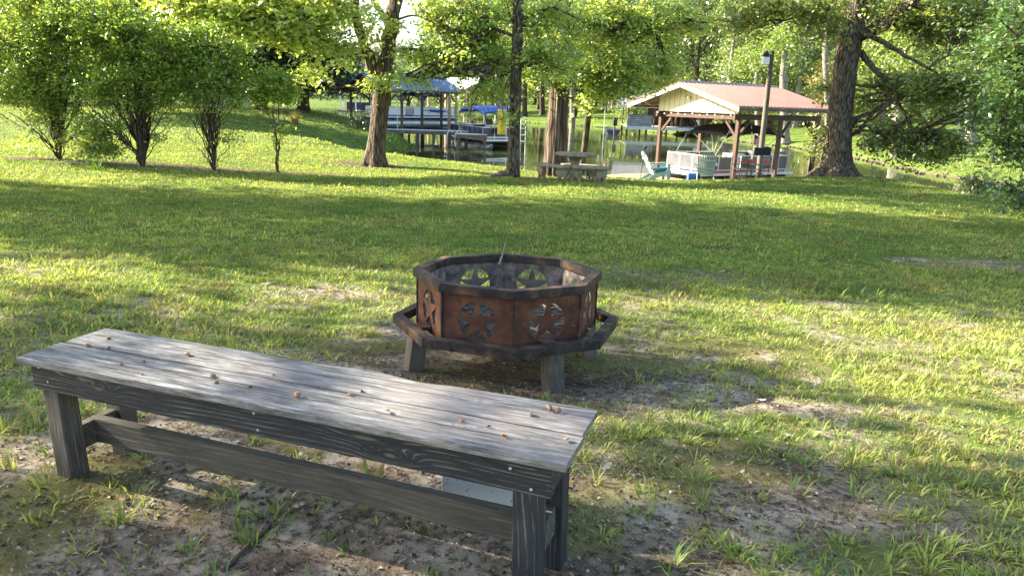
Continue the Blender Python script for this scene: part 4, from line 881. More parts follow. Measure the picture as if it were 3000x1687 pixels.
# docks
def dock(name, o, rz_, L, Wd, ztop, label, deckm='dock_pale', piles=6, skirt='wood_old'):
    r = empty(name, o, rz_, label, 'dock'); m = MB(); n = int(L/.16)
    for i in range(n): x = L*i/n; m.box(x, x+L/n-.012, -Wd/2, Wd/2, ztop-.04, ztop)
    m.build('deck_boards', mt[deckm], r)
    for s in (-1, 1): MB().box(0, L, s*(Wd/2+.003), s*(Wd/2+.04), ztop-.26, ztop-.01).build('skirt_board', mt[skirt], r)
    for i in range(piles):
        for s in (-1, 1): x = .15+(L-.3)*i/(piles-1); MB().box(x-.09, x+.09, s*(Wd/2-.15)-.09, s*(Wd/2-.15)+.09, -.8, ztop-.041).build('pile', mt[skirt], r)
    return r
dA = Vector((at(1120, 380, 50.2).x, 50.2, WZ)); dB = Vector((at(1372, 380, 50.8).x, 50.8, WZ))
dock('dock', dA, math.atan2(dB.y-dA.y, dB.x-dA.x), (dB-dA).length, 1.6, 1.08, 'long pale dock running from the grassy point past the blue-roofed boathouse', piles=6)
dC = Vector((at(1338, 400, 48.6).x, 48.4, WZ)); dock('dock', dC, .02, 2.1, 2.0, 1.02, 'short square grey dock platform beside the docked pontoon boat', 'deck', 2)
hr = empty('dock_handrail', dC+Vector((-.35, .3, 1.08)), 0, 'pair of bent white handrails where the two docks meet', 'handrail')
for x in (0, .55): MB().tube([(x-.35, 0, -.85), (x-.30, 0, -.1), (x-.12, 0, .12), (x+.05, 0, .08), (x+.08, 0, -.05)], .028, 8).build('rail', mt['white'], hr, smooth=True)
bd2 = Vector((.47, -.88, 0)).normalized(); nb = Vector((at(1470, 420, 49.0).x, 49.0, WZ)); pc2 = nb - bd2*3.0
pontoon(pc2, math.atan2(bd2.y, bd2.x), 6.4, 'silver pontoon boat with navy sides and blue canopy docked left of the slim trunk', 'alum', 'navy', None, 'bluecanvas', (.30, .92)).scale = (1.05, 1.1, 1.2)
ym = at(1469, 394, 48.6); y0_ = at(1469, 321, 48.6); Hh = (y0_-ym).z
m = MB(); m.lathe([(.26, 0), (.29, .01), (.29, Hh*.38), (.282, Hh*.40), (.29, Hh*.42), (.285, Hh*.7), (.29, Hh-.02), (.27, Hh), (.10, Hh), (.10, Hh-.05)], n=24); tag(m.build('float_mat_roll', mt['yellow'], smooth=True), 'rolled yellow foam float mat standing on the bow of the silver pontoon boat', 'float mat'); bpy.data.objects['float_mat_roll'].location = ym
rd = at(1386, 352, 52.5); tag(MB().box(-.22, .22, -.15, .15, -.17, .15).build('seat_cushion', mt['red'], bevel=.05), 'red bag on the side rail of the silver pontoon boat', 'bag'); bpy.data.objects['seat_cushion'].location = rd; bpy.data.objects['seat_cushion'].name = 'bag'
lp = at(1531, 425, 45.5); ld = empty('dock_ladder', lp, 0, 'white metal swim ladder standing in the water right of the slim trunk', 'ladder')
for s in (-.16, .16): MB().tube([(s, 0, -.6), (s, 0, 1.55), (s-.06, 0, 1.72), (s-.2, 0, 1.74)], .025, 8).build('side_rail', mt['white'], ld, smooth=True)
for z in (.2, .6, 1.0, 1.35): MB().box(-.16, .16, -.05, .05, z, z+.05).build('step', mt['white'], ld)
# two pale mooring posts
for px, y1, lb in ((1317, 275, 'pale mooring post left of the pair behind the dock'), (1336, 280, 'pale mooring post right of the pair behind the dock')):
    p = Vector((at(px, 400, 53.5).x, 53.5, WZ)); zt_ = at(px, y1, 53.5).z-WZ; tag(MB(Matrix()).tube([(0, 0, -.6), (0, 0, zt_)], .10, 10).build('mooring_post', mt['wood_new'], smooth=True), lb, 'post', 'pale mooring posts'); bpy.context.scene.collection.objects[-1].location = p
# white roofed boathouse behind
wo = Vector((-3.2*k9, 72*k9, WZ)); wz = math.atan2(.7, -.7)
wb = empty('boathouse', wo, wz, 'boathouse with a rust-stained white metal roof behind the silver pontoon boat', 'boathouse')
zr, ze = 2.0*k9-WZ, .9*k9-WZ; gable_roof(wb, -.3, 5.6, 2.7, 2.7, zr, ze, 'roof_white', .4)
MB().prism([(-2.4, ze+.05), (2.4, ze+.05), (0, zr-.1)], 0, .04, 'x').build('gable_panel', mt['roof_grey'], wb)
for s in (-1, 1):
    MB().bar((0, s*2.35, ze-.1), (5.4, s*2.35, ze-.1), .1, .2).build('beam', mt['wood_old'], wb)
    for x in (.15, 2.7, 5.2): post(wb, x, s*2.35, -.7, ze-.201, .17, 'wood_new' if s > 0 else 'wood_dk')
pontoon(Vector((at(1195, 400, 62).x, 62, WZ+.9)), 2.75, 6.0, 'white boat with dark blue stripes half hidden behind the raised pontoon boat', 'boatwhite', 'boatwhite', 'navy', None)
# shingled boat dock on the far bank
so_ = Vector((13.35*k9, 88*k9, WZ)); sz = math.atan2(-.5, 9.6)
sh = empty('boathouse', so_, sz, 'grey shingled party dock with a low grey metal roof on the far bank', 'boathouse')
Ls = 8.9; zd = (-2.60+3.7)*k9; r0 = at(1812, 308, 78.5).z-WZ; r1 = at(1812, 262, 83).z-WZ
m = MB(); n = 40
for i in range(n): x = Ls*i/n; m.box(x, x+Ls/n-.015, 0, 6.5, zd-.06, zd)
m.build('deck_boards', mt['deck'], sh)
MB().box(-.02, Ls+.02, -.05, -.003, zd-.34, zd-.02).build('skirt_board', mt['dock_pale'], sh)
for x in (.1, 2.2, 4.4, 6.6, 8.7):
    for y in (.2, 6.2): MB().box(x-.1, x+.1, y-.1, y+.1, -.8, zd-.061).build('pile', mt['wood_dk'], sh)
t = NT('shingle'); bk_ = t.new('ShaderNodeTexBrick'); v = t.coord('Object', (1, 1, 1), rot=(math.pi/2, 0, 0)); t.t.links.new(v, bk_.inputs['Vector']); bk_.inputs['Scale'].default_value = 1; bk_.inputs['Brick Width'].default_value = .24; bk_.inputs['Row Height'].default_value = .22; bk_.inputs['Mortar Size'].default_value = .02
bk_.inputs['Color1'].default_value = (.20, .22, .27, 1); bk_.inputs['Color2'].default_value = (.38, .38, .40, 1); bk_.inputs['Mortar'].default_value = (.05, .05, .07, 1); mt['shingle'] = t.fin(bk_.outputs[0], .85)
MB().box(.05, 2.75, .02, .12, zd+.001, zd+1.18).build('shingle_wall', mt['shingle'], sh); MB().box(0, 2.8, -.02, .16, zd+1.182, zd+1.24).build('rail_cap', mt['wood_old'], sh)
MB().box(Ls-.12, Ls, .02, 6.0, zd+.001, zd+2.3).build('end_wall', mt['wood_dk'], sh); MB().box(3, Ls, 6.2, 6.3, zd+.001, zd+2.3).build('back_wall', mt['wood_dk'], sh)
for x in (.12, 3.0, 5.9, 8.7):
    for y in (.3, 6.0): post(sh, x, y, zd+.001, r0-.12, .14, 'wood_old')
m = MB(); yr = 3.2
for y0_, y1_, a_, b_ in ((-.7, yr, r0, r1), (yr, 7.2, r1, r0)):
    P = [(-1.2, y0_, a_), (9.3, y0_, a_), (9.3, y1_, b_), (-1.2, y1_, b_)]; m.add([*P, *[(x, y, z-.06) for x, y, z in P]], [(0, 1, 2, 3), (7, 6, 5, 4), (0, 4, 5, 1), (1, 5, 6, 2), (2, 6, 7, 3), (3, 7, 4, 0)])
    for i in range(30): x = -1.18+i*.36; m.bar((x, y0_, a_+.015), (x, y1_, b_+.015), .04, .03)
m.build('roof', mt['roof_grey'], sh); MB().box(-1.2, 9.3, -.76, -.701, r0-.2, r0+.01).build('fascia', mt['cream'], sh)
def patio_chair(loc, rz_, label, mat='wood_dk'):
    r = empty('patio_chair', loc, rz_, label, 'chair', 'patio chairs on the shingled dock')
    MB().box(-.28, .28, -.28, .28, .38, .44).build('seat', mt[mat], r); MB().bar((0, .27, .40), (0, .42, 1.15), .52, .05, (1, 0, 0)).build('backrest', mt[mat], r)
    for x in (-.26, .26):
        for y in (-.26, .26): MB().box(x-.025, x+.025, y-.025, y+.025, 0, .379).build('leg', mt[mat], r)
        MB().box(x-.03, x+.03, -.28, .30, .62, .66).build('armrest', mt[mat], r)
Ms = Matrix.Translation(so_) @ Matrix.Rotation(sz, 4, 'Z')
mt['brownsling'] = M('brown_sling', (.20, .13, .10), (.13, .08, .06), 8)
patio_chair(Ms @ Vector((5.35, 1.2, zd)), sz+3.3, 'brown sling patio chair, left of the two by the grill on the shingled dock', 'brownsling')
patio_chair(Ms @ Vector((6.2, 1.2, zd)), sz+3.0, 'brown sling patio chair between the other brown one and the blue one', 'brownsling')
patio_chair(Ms @ Vector((7.05, 1.3, zd)), sz+3.2, 'dark blue patio chair next to the silver grill', 'navy')
g = empty('grill', Ms @ Vector((8.05, .9, zd)), sz, 'silver gas grill on wheels at the right end of the shingled dock', 'grill')
MB().box(-.45, .45, -.25, .25, .15, .85).build('cabinet', mt['alum'], g, bevel=.02); MB().prism([(-.28, .851), (.28, .851), (.28, 1.05), (.12, 1.2), (-.12, 1.2), (-.28, 1.05)], -.42, .42, 'x').build('lid', mt['greypanel'], g); MB().tube([(-.3, -.33, 1.0), (.3, -.33, 1.0)], .02, 6).build('handle', mt['alum'], g)
for x in (-.35, .35): MB().box(x-.05, x+.05, -.2, .2, 0, .149).build('foot', mt['black'], g)
mb_ = Vector((at(1797, 400, 77.5).x, 77.5, WZ)); ms = empty('motorboat', mb_, 1.6, 'dark motorboat with a big black outboard moored left of the shingled dock', 'boat')
MB().prism([(-1.9, .05), (1.2, .05), (1.9, .9), (1.7, 1.05), (-1.9, .95)], -.9, .9).build('hull', mt['navy'], ms, bevel=.05) if False else None
m = MB(); hs = []
for i in range(13):
    u = i/12; x = 4.6*u; hw = .75*(1-u**3); hs += [(x, -hw, .55+.2*u), (x, -hw*.8, .1+.2*u), (x, 0, -.2+.5*u*u), (x, hw*.8, .1+.2*u), (x, hw, .55+.2*u)]
m.add(hs, [(i*5+k, i*5+k+1, (i+1)*5+k+1, (i+1)*5+k) for i in range(12) for k in range(4)]+[(i*5+4, i*5, (i+1)*5, (i+1)*5+4) for i in range(12)]+[(0, 1, 2, 3, 4)]); m.build('hull', mt['navy'], ms)
m = MB(); m.prism([(-.75, 1.0), (-.80, 1.55), (-.62, 1.82), (-.2, 1.86), (-.05, 1.6), (-.1, 1.05)], -.22, .22).build('outboard_motor', mt['black'], ms, bevel=.08); MB().prism([(-.5, .999), (-.15, .999), (-.2, .3), (-.25, -.3), (-.5, -.3), (-.45, .3)], -.08, .08).build('motor_leg', mt['greypanel'], ms, bevel=.03)
ff = at(1774, 300, 80); fr2 = empty('flag', ff, -.5, 'striped flag hanging from a staff on the far bank beside the shingled dock', 'flag'); flag_cloth(fr2, .75, 1.2, .8); MB().tube([(0, 0, -.5), (0, 0, gz(ff.x, ff.y)-ff.z-.2)], .03, 6).build('pole', mt['white'], fr2)
# far cove dock house seen left of the big trunk
fo_ = Vector((at(1070, 300, 118).x, 118, WZ)); fh = empty('boathouse', fo_, .1, 'distant white-posted dock house seen left of the forked trunk', 'boathouse')
gable_roof(fh, -4, 4, 3, 3, 5.2, 4.0, 'roof_white', 1.0)
for x in (-3.6, -1.2, 1.2, 3.6):
    for y in (-2.7, 2.7): post(fh, x, y, -.5, 3.9, .2, 'white')
MB().box(-4, 4, -2.9, 2.9, .7, .9).build('deck', mt['wood_dk'], fh); MB().box(-3, 3, 0, 2.5, .901, 2.2).build('cabin', mt['navy'], fh)
# ------------------------------------------------------------------ trees
def P3(px, py, Y): v = at(px, py, Y); return (v.x, v.y, v.z)
def PT4(px, py, Y, r): return P3(px, py, Y)+(r,)
def sprigs(blobs, k=3):
    out = []
    for c, r, n in blobs:
        out.append((c, r, int(n*.62)))
        if c[2] > 4.5: continue
        for _ in range(k):
            a = rnd.uniform(0, 6.28); q = rnd.uniform(.7, 1.5); s = rnd.uniform(.16, .38)
            out.append(((c[0]+r[0]*q*math.cos(a)*.9, c[1]+r[1]*q*math.sin(a)*.6, c[2]-r[2]*rnd.uniform(-.8, rnd.choice((.8, .9, 1.7)))), (r[0]*s, r[1]*s, min(r[2], .9)*s*rnd.uniform(.5, 1.1)), max(40, int(n*s*.16))))
    return out
def GT(px, Y, r): p = gp(px, Y); return (p.x, p.y, p.z, r)
GRN = (.30, .42, .11); LIM = (.40, .48, .14); DRK = (.05, .095, .028)
Q = 1.35
def bl(px, py, Y, rx, ry, rz_, n): return (P3(px, py, Y), (rx, ry, rz_), int(n*Q))
# forked tree, left of centre
make_tree('tree', 'big forked tree left of centre with rough grey-brown bark', 'tree',
    [GT(1097, 23, .31), PT4(1108, 380, 23, .275), PT4(1120, 270, 23, .275), PT4(1127, 205, 23, .29)],
    [[PT4(1128, 240, 23, .26), PT4(1142, 120, 23, .235), PT4(1153, 0, 23, .22), PT4(1160, -180, 23, .17), PT4(1150, -600, 23, .08)],
     [PT4(1112, 240, 23, .20), PT4(1082, 165, 22.9, .17), PT4(1050, 90, 22.8, .15), PT4(1038, 0, 22.7, .13), PT4(990, -190, 22, .09)],
     [PT4(1138, 70, 23, .10), PT4(1100, 15, 22.7, .08), PT4(1060, -60, 22.4, .05)],
     [PT4(1040, 30, 22.8, .07), PT4(990, 10, 22.3, .055), PT4(930, 60, 21.8, .035), PT4(880, 100, 21.5, .02)],
     [PT4(1155, 60, 23, .04), PT4(1210, 45, 23, .03), PT4(1270, 60, 23.2, .015)]],
    [bl(560, 5, 21, 1.1, .9, .5, 2000), bl(680, 15, 21.2, 1.2, 1, .5, 2600), bl(800, 0, 21.6, 1.2, 1, .6, 2800), bl(920, 40, 22, 1.0, .9, .6, 2400), bl(850, 95, 21.6, .8, .7, .26, 1100), bl(740, 80, 21.4, .9, .8, .28, 1200), bl(930, 120, 21.8, .5, .5, .22, 420), bl(905, 195, 21.8, .20, .22, .34, 260), bl(960, 0, 22.4, 1.0, .9, .5, 1500),
     bl(1000, 150, 22.2, .35, .4, .3, 250), bl(1085, 110, 22.5, .25, .3, .22, 110), bl(1150, 75, 22.6, .22, .2, .2, 90), bl(1110, 240, 22.3, .36, .3, .13, 190), bl(1075, 30, 22, .3, .3, .25, 150),
     bl(800, -520, 22.5, 3.2, 2.6, 1.4, 5000), bl(1050, -620, 23, 3.2, 2.8, 1.6, 5000), bl(1200, -250, 23, 1.2, 1.2, .8, 1200)],
    leaf=.18, base=LIM, yel=.6, bark='bark_grey', flare=1.5, odd=(.35, .36, .30), oddp=.05, crown='crown')
# slim tree and its maple crown
make_tree('tree', 'slim straight trunk at the middle with a maple crown hanging in front of the boathouses', 'tree',
    [GT(1503, 21, .185), PT4(1508, 350, 21, .165), PT4(1514, 200, 21, .16), PT4(1519, 0, 21, .15), PT4(1522, -600, 21, .08)],
    [[PT4(1514, 110, 21, .05), PT4(1440, 80, 20.8, .04), PT4(1390, 120, 20.6, .03), PT4(1340, 160, 20.6, .015)], [PT4(1520, 60, 21, .05), PT4(1620, 20, 20.8, .035), PT4(1700, 60, 20.6, .02)],
     [PT4(1512, 230, 21, .03), PT4(1480, 190, 20.7, .02), PT4(1430, 200, 20.6, .012)]],
    [bl(1275, 50, 21.5, .6, .6, .7, 1100), bl(1350, 70, 21.2, 1.0, .8, .9, 2900), bl(1410, 50, 21.2, .7, .6, .8, 2200), bl(1240, 165, 21.2, .65, .5, .26, 800), bl(1350, 165, 20.9, .7, .6, .36, 1300), bl(1440, 180, 21.3, .5, .4, .5, 1100),
     bl(1300, 205, 20.8, .5, .4, .14, 260), bl(1215, 235, 20.8, .24, .25, .16, 130), bl(1170, 220, 20.8, .18, .2, .08, 50), bl(1430, 240, 20.6, .34, .3, .24, 330), bl(1490, 340, 20.6, .12, .15, .14, 60), bl(1375, 285, 20.8, .36, .3, .34, 190), bl(1455, 240, 21.3, .25, .3, .35, 300),
     bl(1590, 60, 21.2, .7, .6, .8, 1900), bl(1600, 160, 20.6, .7, .7, .5, 1700), bl(1440, 110, 21.5, .5, .4, .5, 600), bl(1400, -520, 21.5, 2.6, 2.4, 1.5, 5000), bl(1620, -560, 22, 2.6, 2.4, 1.5, 5000)],
    leaf=.135, base=GRN, yel=.8, bark='bark_oak', flare=1.3, odd=(.45, .12, .05), oddp=.012, cr=.34)
# cedar
make_tree('cedar_tree', 'thick cedar with fluted reddish-brown bark behind the stone table', 'tree',
    [GT(1627, 23.2, .37), PT4(1630, 420, 23.2, .345), PT4(1636, 340, 23.2, .31), PT4(1640, 250, 23.2, .29), PT4(1645, 150, 23.2, .27), PT4(1648, 0, 23.2, .24), PT4(1650, -300, 23.2, .16)], [],
    [bl(1640, 90, 21.9, .9, .6, .8, 2600), bl(1620, 190, 21.9, .6, .4, .35, 900), bl(1640, 0, 22.9, .8, .6, .6, 1500), bl(1650, -450, 23, 1.6, 1.6, 1.4, 3000), bl(1650, 175, 22.6, .5, .4, .35, 700), bl(1655, 240, 22.6, .35, .3, .28, 330)],
    leaf=.085, base=GRN, yel=.5, bark='bark_cedar', flare=1.08, flute=.16, cr=.34)
# right of the cedar: leafy tree
make_tree('tree', 'bushy oak-leaved tree right of the cedar whose branches hang over the far shingled dock', 'tree',
    [GT(1700, 27.3, .12), PT4(1740, 200, 26.8, .11), PT4(1780, 60, 26.4, .10), PT4(1800, -200, 26, .08)],
    [[PT4(1760, 140, 26.5, .05), PT4(1850, 60, 26, .04), PT4(1920, 90, 25.6, .02)]],
    [bl(1670, 60, 23.6, .9, .7, .9, 1900), bl(1660, 160, 23.4, .6, .5, .5, 900), bl(1590, 215, 22.5, .4, .3, .22, 260), bl(1700, 60, 25.2, 1.1, .9, 1.0, 3000), bl(1800, 70, 25.2, 1.2, 1, 1.1, 3800), bl(1900, 80, 25.4, 1.1, 1, 1.1, 3200), bl(1780, 190, 24.8, .9, .7, .55, 2000), bl(1870, 200, 24.8, .85, .7, .6, 1900), bl(1950, 190, 25.2, .45, .5, .5, 700), bl(1700, 190, 24.8, .6, .6, .5, 1200), bl(1800, 270, 24.6, .50, .4, .28, 600), bl(1740, 265, 24.6, .35, .3, .22, 330), bl(1720, 310, 24.6, .16, .2, .2, 110), bl(1870, 262, 24.6, .4, .3, .2, 330),
     bl(1990, 60, 26, .9, .8, .8, 1500), bl(1800, -150, 26, 2.6, 2.4, 1.5, 6000)],
    leaf=.145, base=GRN, yel=.8, bark='bark_dark', flare=1.2, odd=(.40, .14, .05), oddp=.02, cr=.36)
# oak on the right
make_tree('oak_tree', 'massive oak with furrowed bark and a flared base right of the red-roofed boathouse', 'tree',
    [GT(2452, 24.6, .50), PT4(2455, 440, 24.6, .44), PT4(2462, 320, 24.6, .39), PT4(2475, 200, 24.6, .37), PT4(2490, 120, 24.6, .38), PT4(2508, 40, 24.6, .33), PT4(2520, -60, 24.6, .30), PT4(2535, -400, 24.6, .16)],
    [[PT4(2510, 110, 24.6, .20), PT4(2590, 70, 24.2, .19), PT4(2650, 20, 23.8, .17), PT4(2740, -40, 23.4, .13), PT4(2860, -120, 23, .07)],
     [PT4(2520, 150, 24.5, .11), PT4(2560, 205, 24.2, .09), PT4(2610, 240, 24, .075), PT4(2625, 290, 23.9, .06), PT4(2660, 350, 23.8, .04), PT4(2680, 385, 23.8, .02)],
     [PT4(2520, 95, 24.3, .09), PT4(2590, 125, 23.8, .08), PT4(2650, 165, 23.4, .06), PT4(2720, 200, 23, .045), PT4(2790, 250, 22.8, .02)],
     [PT4(2470, 60, 24.6, .08), PT4(2380, 40, 24.4, .05), PT4(2300, 60, 24.2, .03)]],
    [bl(2270, 20, 24.2, 1.3, 1, .6, 2300), bl(2390, 30, 24.0, .9, .8, .6, 1500), bl(2200, 70, 24.4, .9, .7, .35, 900), bl(2440, 90, 24.0, .4, .4, .4, 450), bl(2600, 40, 24.4, .8, .8, .6, 1500), bl(2720, 90, 24.2, 1.1, 1, .9, 2700), bl(2840, 60, 23.8, 1.0, 1, 1.0, 2400), bl(2600, 250, 24.6, .75, .8, .7, 1900), bl(2700, 280, 24.4, .8, .8, .7, 2000), bl(2620, 380, 24.2, .8, .8, .5, 1700), bl(2730, 410, 24, .7, .7, .5, 1500), bl(2680, 455, 23.9, .55, .5, .25, 700), bl(2800, 420, 23.8, .5, .5, .4, 800), bl(2760, 250, 23.0, .7, .6, .5, 1500), bl(2840, 240, 22.8, .7, .6, .6, 1500), bl(2880, 320, 22.8, .4, .4, .4, 700),
     bl(2420, 385, 24.9, .35, .3, .22, 260), bl(2390, 425, 24.9, .22, .2, .2, 120), bl(2420, 260, 25.2, .25, .3, .4, 220), bl(2550, 430, 24.0, .35, .3, .28, 330),
     bl(2500, -250, 24.6, 3.6, 3, 1.7, 9000), bl(2850, -200, 24, 2.6, 2.4, 1.4, 6000)],
    leaf=.15, base=(.20, .26, .07), yel=.6, bark='bark_oak', flare=1.75, odd=(.30, .16, .05), oddp=.02, cr=.36)
# right edge broadleaf close to the camera
r0_ = gp(2985, 12.5)
make_tree('magnolia_tree', 'dark glossy-leaved tree at the right edge of the photo, nearest of the standing trees', 'tree',
    [GT(3090, 13.0, .09), PT4(3080, 450, 13, .08), PT4(3070, 250, 13, .07), PT4(3060, 0, 13, .05)],
    [[PT4(3080, 500, 13, .035), PT4(2990, 580, 12.7, .025), PT4(2960, 540, 12.6, .015)], [PT4(3080, 420, 13, .03), PT4(2980, 470, 12.7, .02), PT4(2950, 430, 12.6, .012)]],
    [bl(3000, 60, 13, .8, .8, .6, 1300), bl(2960, 170, 12.9, .55, .6, .5, 1000), bl(2975, 280, 12.8, .5, .6, .5, 950), bl(2950, 350, 12.7, .40, .5, .35, 620), bl(2990, 430, 12.6, .35, .4, .3, 420), bl(2975, 560, 12.5, .33, .3, .22, 260), bl(3060, 300, 13, .8, .8, 1.6, 1800), bl(3030, 600, 12.4, .3, .3, .25, 200), bl(3060, -150, 13, 1.2, 1.2, .9, 1800)],
    leaf=.115, mat='glossleaf', base=(.08, .18, .045), yel=.45, bark='bark_grey', flare=1.2, aspect=.42, cr=.30, per=20, twigs=.8)
# shrubs on the left: many stems from the ground, leaves on top
def shrub(label, px, Y, stems, blobs, base=(.19, .31, .06), leaf=.10, cr=.26, name='shrub', suckers=0):
    g = gp(px, Y); loc = g; root = empty(name, loc, 0, label, 'shrub', None); m = MB(Matrix.Translation(-loc)); tips = []
    if label[:5] != 'young': stems = stems+[(tx+rnd.uniform(-45, 45), ty+rnd.uniform(-20, 70), dy+rnd.uniform(-.4, .4), r*.55) for tx, ty, dy, r in stems for _ in (0, 1)]
    for (tx, ty, dy, r) in stems:
        tip = Vector(P3(tx, ty, Y+dy)); q = []
        for i in range(9):
            u = i/8; p = g.lerp(tip, u); p.x = g.x+(tip.x-g.x)*(u**1.25)+rnd.gauss(0, .035)*(0 < i); p.y += rnd.gauss(0, .035)*(0 < i); p.z = g.z-.05+(tip.z-g.z+.05)*(u**.85); q.append(p)
        m.tube(q, [r*(1-.7*i/8) for i in range(9)], 7); tips.append(q)
        for j in range(4):
            s = q[rnd.randint(2, 6)]; e = s+Vector((rnd.gauss(0, .35), rnd.gauss(0, .3), rnd.uniform(.4, 1.1))); mid = s.lerp(e, .5)+Vector((rnd.gauss(0, .06), rnd.gauss(0, .06), -.05)); m.tube([s, mid, e], [r*.4, r*.28, r*.12], 5, False)
    blobs = sprigs(blobs, 2 if label[:5] != 'young' else 1); Ps, Cs, Ss = [], [], []
    tw = m
    for c, r, n in blobs:
        Pp, cc, k = clumps(c, r, n, 24, cr, .6); Ps.append(Pp); Cs.append(palette(len(Pp), k, base, .3, .8)); Ss.append(nr.uniform(.6, 1.25, len(Pp))*leaf)
        for q in cc[nr.random(len(cc)) < .35]:
            s = min((p for t_ in tips for p in t_[3:]), key=lambda p: (p-Vector(q)).length); tw.tube([s, s.lerp(Vector(q), .5)+Vector((rnd.gauss(0, .05), rnd.gauss(0, .05), -.04)), Vector(q)], [.010, .007, .004], 4, False)
    m.build('stems', mt['bark_grey' if name != 'shrub' else 'bark_dark'], root, smooth=True)
    leafmesh('foliage', np.concatenate(Ps), np.concatenate(Ss), np.concatenate(Cs), root, mt['leaf'], loc)
    return root
shrub('tall multi-stemmed shrub at the far left, its stems leaning out over the lawn', 180, 19.9, [(30, 330, .2, .035), (110, 200, 0, .04), (160, 160, .4, .04), (200, 150, -.3, .045), (235, 180, 0, .035), (260, 260, -.2, .03), (60, 240, .6, .03), (140, 220, -.5, .03)],
      [bl(60, 60, 20, 1.5, 1.1, 1.1, 6200), bl(110, 280, 19.9, .55, .6, .3, 1000), bl(170, 20, 20.2, 1.2, 1, .6, 2500), bl(170, 110, 20, 1.1, 1.1, .9, 4600), bl(20, 190, 20, .9, .9, .7, 3200), bl(130, 230, 19.8, .9, .9, .55, 3000), bl(40, 270, 19.8, .5, .6, .3, 900), bl(150, 310, 19.7, .45, .5, .28, 800), bl(240, 250, 19.8, .5, .5, .4, 1200), bl(80, -60, 20.2, 1.6, 1.3, .9, 4500), bl(-130, 120, 20, 1.6, 1.2, 1.3, 4500), bl(215, 330, 19.6, .3, .3, .25, 300), bl(225, 140, 19.9, .6, .6, .7, 1500), bl(228, 235, 19.8, .4, .5, .3, 600), bl(120, 345, 19.8, .3, .3, .25, 350), bl(205, 400, 19.7, .28, .3, .3, 350), bl(60, 420, 19.8, .3, .3, .12, 200)])
shrub('widest multi-stemmed shrub, centre of the three on the left lawn, with a thick black base', 422, 19.3, [(300, 250, 0, .05), (340, 180, .3, .05), (385, 140, 0, .055), (420, 130, -.3, .05), (455, 170, .2, .05), (470, 240, 0, .04), (280, 330, -.2, .035), (250, 300, .3, .03), (500, 300, .1, .03), (360, 250, -.5, .04), (405, 210, .5, .045)],
      [bl(250, 60, 19.8, 1.1, 1.1, .8, 3400), bl(350, 60, 19.6, 1.0, 1, .6, 2600), bl(530, 180, 19.4, .6, .7, .6, 1600), bl(530, 255, 19.3, .4, .5, .25, 600), bl(300, 90, 19.5, 1.1, 1.1, .8, 4400), bl(400, 120, 19.4, 1.1, 1.1, .9, 4800), bl(490, 150, 19.4, .8, .9, .7, 3000), bl(350, 210, 19.2, .9, .9, .6, 3000), bl(460, 230, 19.2, .8, .8, .55, 2400), bl(300, 270, 19.2, .5, .6, .35, 1100), bl(400, 285, 19.1, .6, .6, .22, 1000), bl(500, 290, 19.2, .35, .4, .2, 400), bl(285, 385, 19.1, .48, .4, .38, 1300), bl(320, 430, 19.1, .42, .3, .24, 800), bl(270, 445, 19.2, .3, .3, .16, 350), bl(360, 370, 19.0, .2, .25, .2, 200), bl(470, 400, 19.1, .12, .15, .2, 90), bl(250, 350, 19.2, .3, .3, .25, 300)])
shrub('smaller multi-stemmed shrub, right one of the three, with crooked forked stems', 626, 19.3, [(570, 300, 0, .03), (590, 210, .2, .04), (620, 160, 0, .035), (650, 230, -.1, .04), (655, 290, .1, .03), (600, 260, -.3, .03), (545, 330, 0, .02), (700, 400, 0, .012)],
      [bl(540, 110, 19.5, .7, .7, .5, 1700), bl(690, 140, 19.6, .45, .6, .45, 1000), bl(580, 130, 19.4, .75, .8, .6, 2300), bl(650, 170, 19.4, .7, .8, .6, 2200), bl(610, 240, 19.3, .7, .7, .5, 2100), bl(670, 270, 19.2, .4, .5, .3, 900), bl(570, 290, 19.2, .4, .4, .2, 600), bl(690, 210, 19.5, .3, .4, .4, 500), bl(660, 405, 19.2, .12, .15, .1, 50), bl(690, 400, 19.2, .15, .1, .06, 40)])
shrub('young sapling with a pale stem and rounded crown between the shrubs and forked tree', 814, 19.6, [(800, 320, 0, .035), (815, 250, .1, .03), (780, 270, 0, .015), (850, 270, 0, .015)],
      [bl(790, 260, 19.6, .62, .6, .32, 2300), bl(760, 285, 19.6, .4, .45, .18, 800), bl(830, 230, 19.6, .38, .4, .25, 900), bl(850, 280, 19.6, .3, .35, .2, 600), bl(800, 215, 19.7, .28, .3, .2, 500), bl(812, 400, 19.5, .14, .12, .32, 120), bl(830, 370, 19.5, .12, .1, .12, 60)], base=(.20, .32, .04), name='sapling')
# dark trees standing on the left bank
def far_tree(label, px, Y, r, top, blobs, base=DRK, bark='bark_dark', leaf=.36, yel=.3, lean=0, name='tree', group=None, per=22, cr=.9):
    return make_tree(name, label, 'tree', [GT(px, Y, r), PT4(px+lean*.5, (top+300)/2, Y, r*.8), PT4(px+lean, top, Y, r*.55)], [], blobs, leaf=leaf, base=base, yel=yel, bark=bark, flare=1.3, cr=cr, per=per, twigs=.12, sides=8, group=group)
far_tree('dark cedar-like tree at the end of the left bank whose boughs droop over the water', 895, 56, .45, 0, [bl(870, 60, 56, 3.6, 3, 2.6, 5600), bl(800, 130, 56, 3, 2.6, 2, 4400), bl(940, 150, 55, 2.3, 2, 1.5, 3400), bl(975, 215, 54.5, 1.7, 1.5, .8, 1900), bl(1015, 250, 54, .9, .8, .4, 600), bl(900, 230, 55, 2.0, 1.6, .8, 1700), bl(800, 220, 56, 2.0, 1.6, .9, 1700), bl(860, -140, 57, 5, 4, 3, 3500)], base=(.035, .075, .035), leaf=.27)
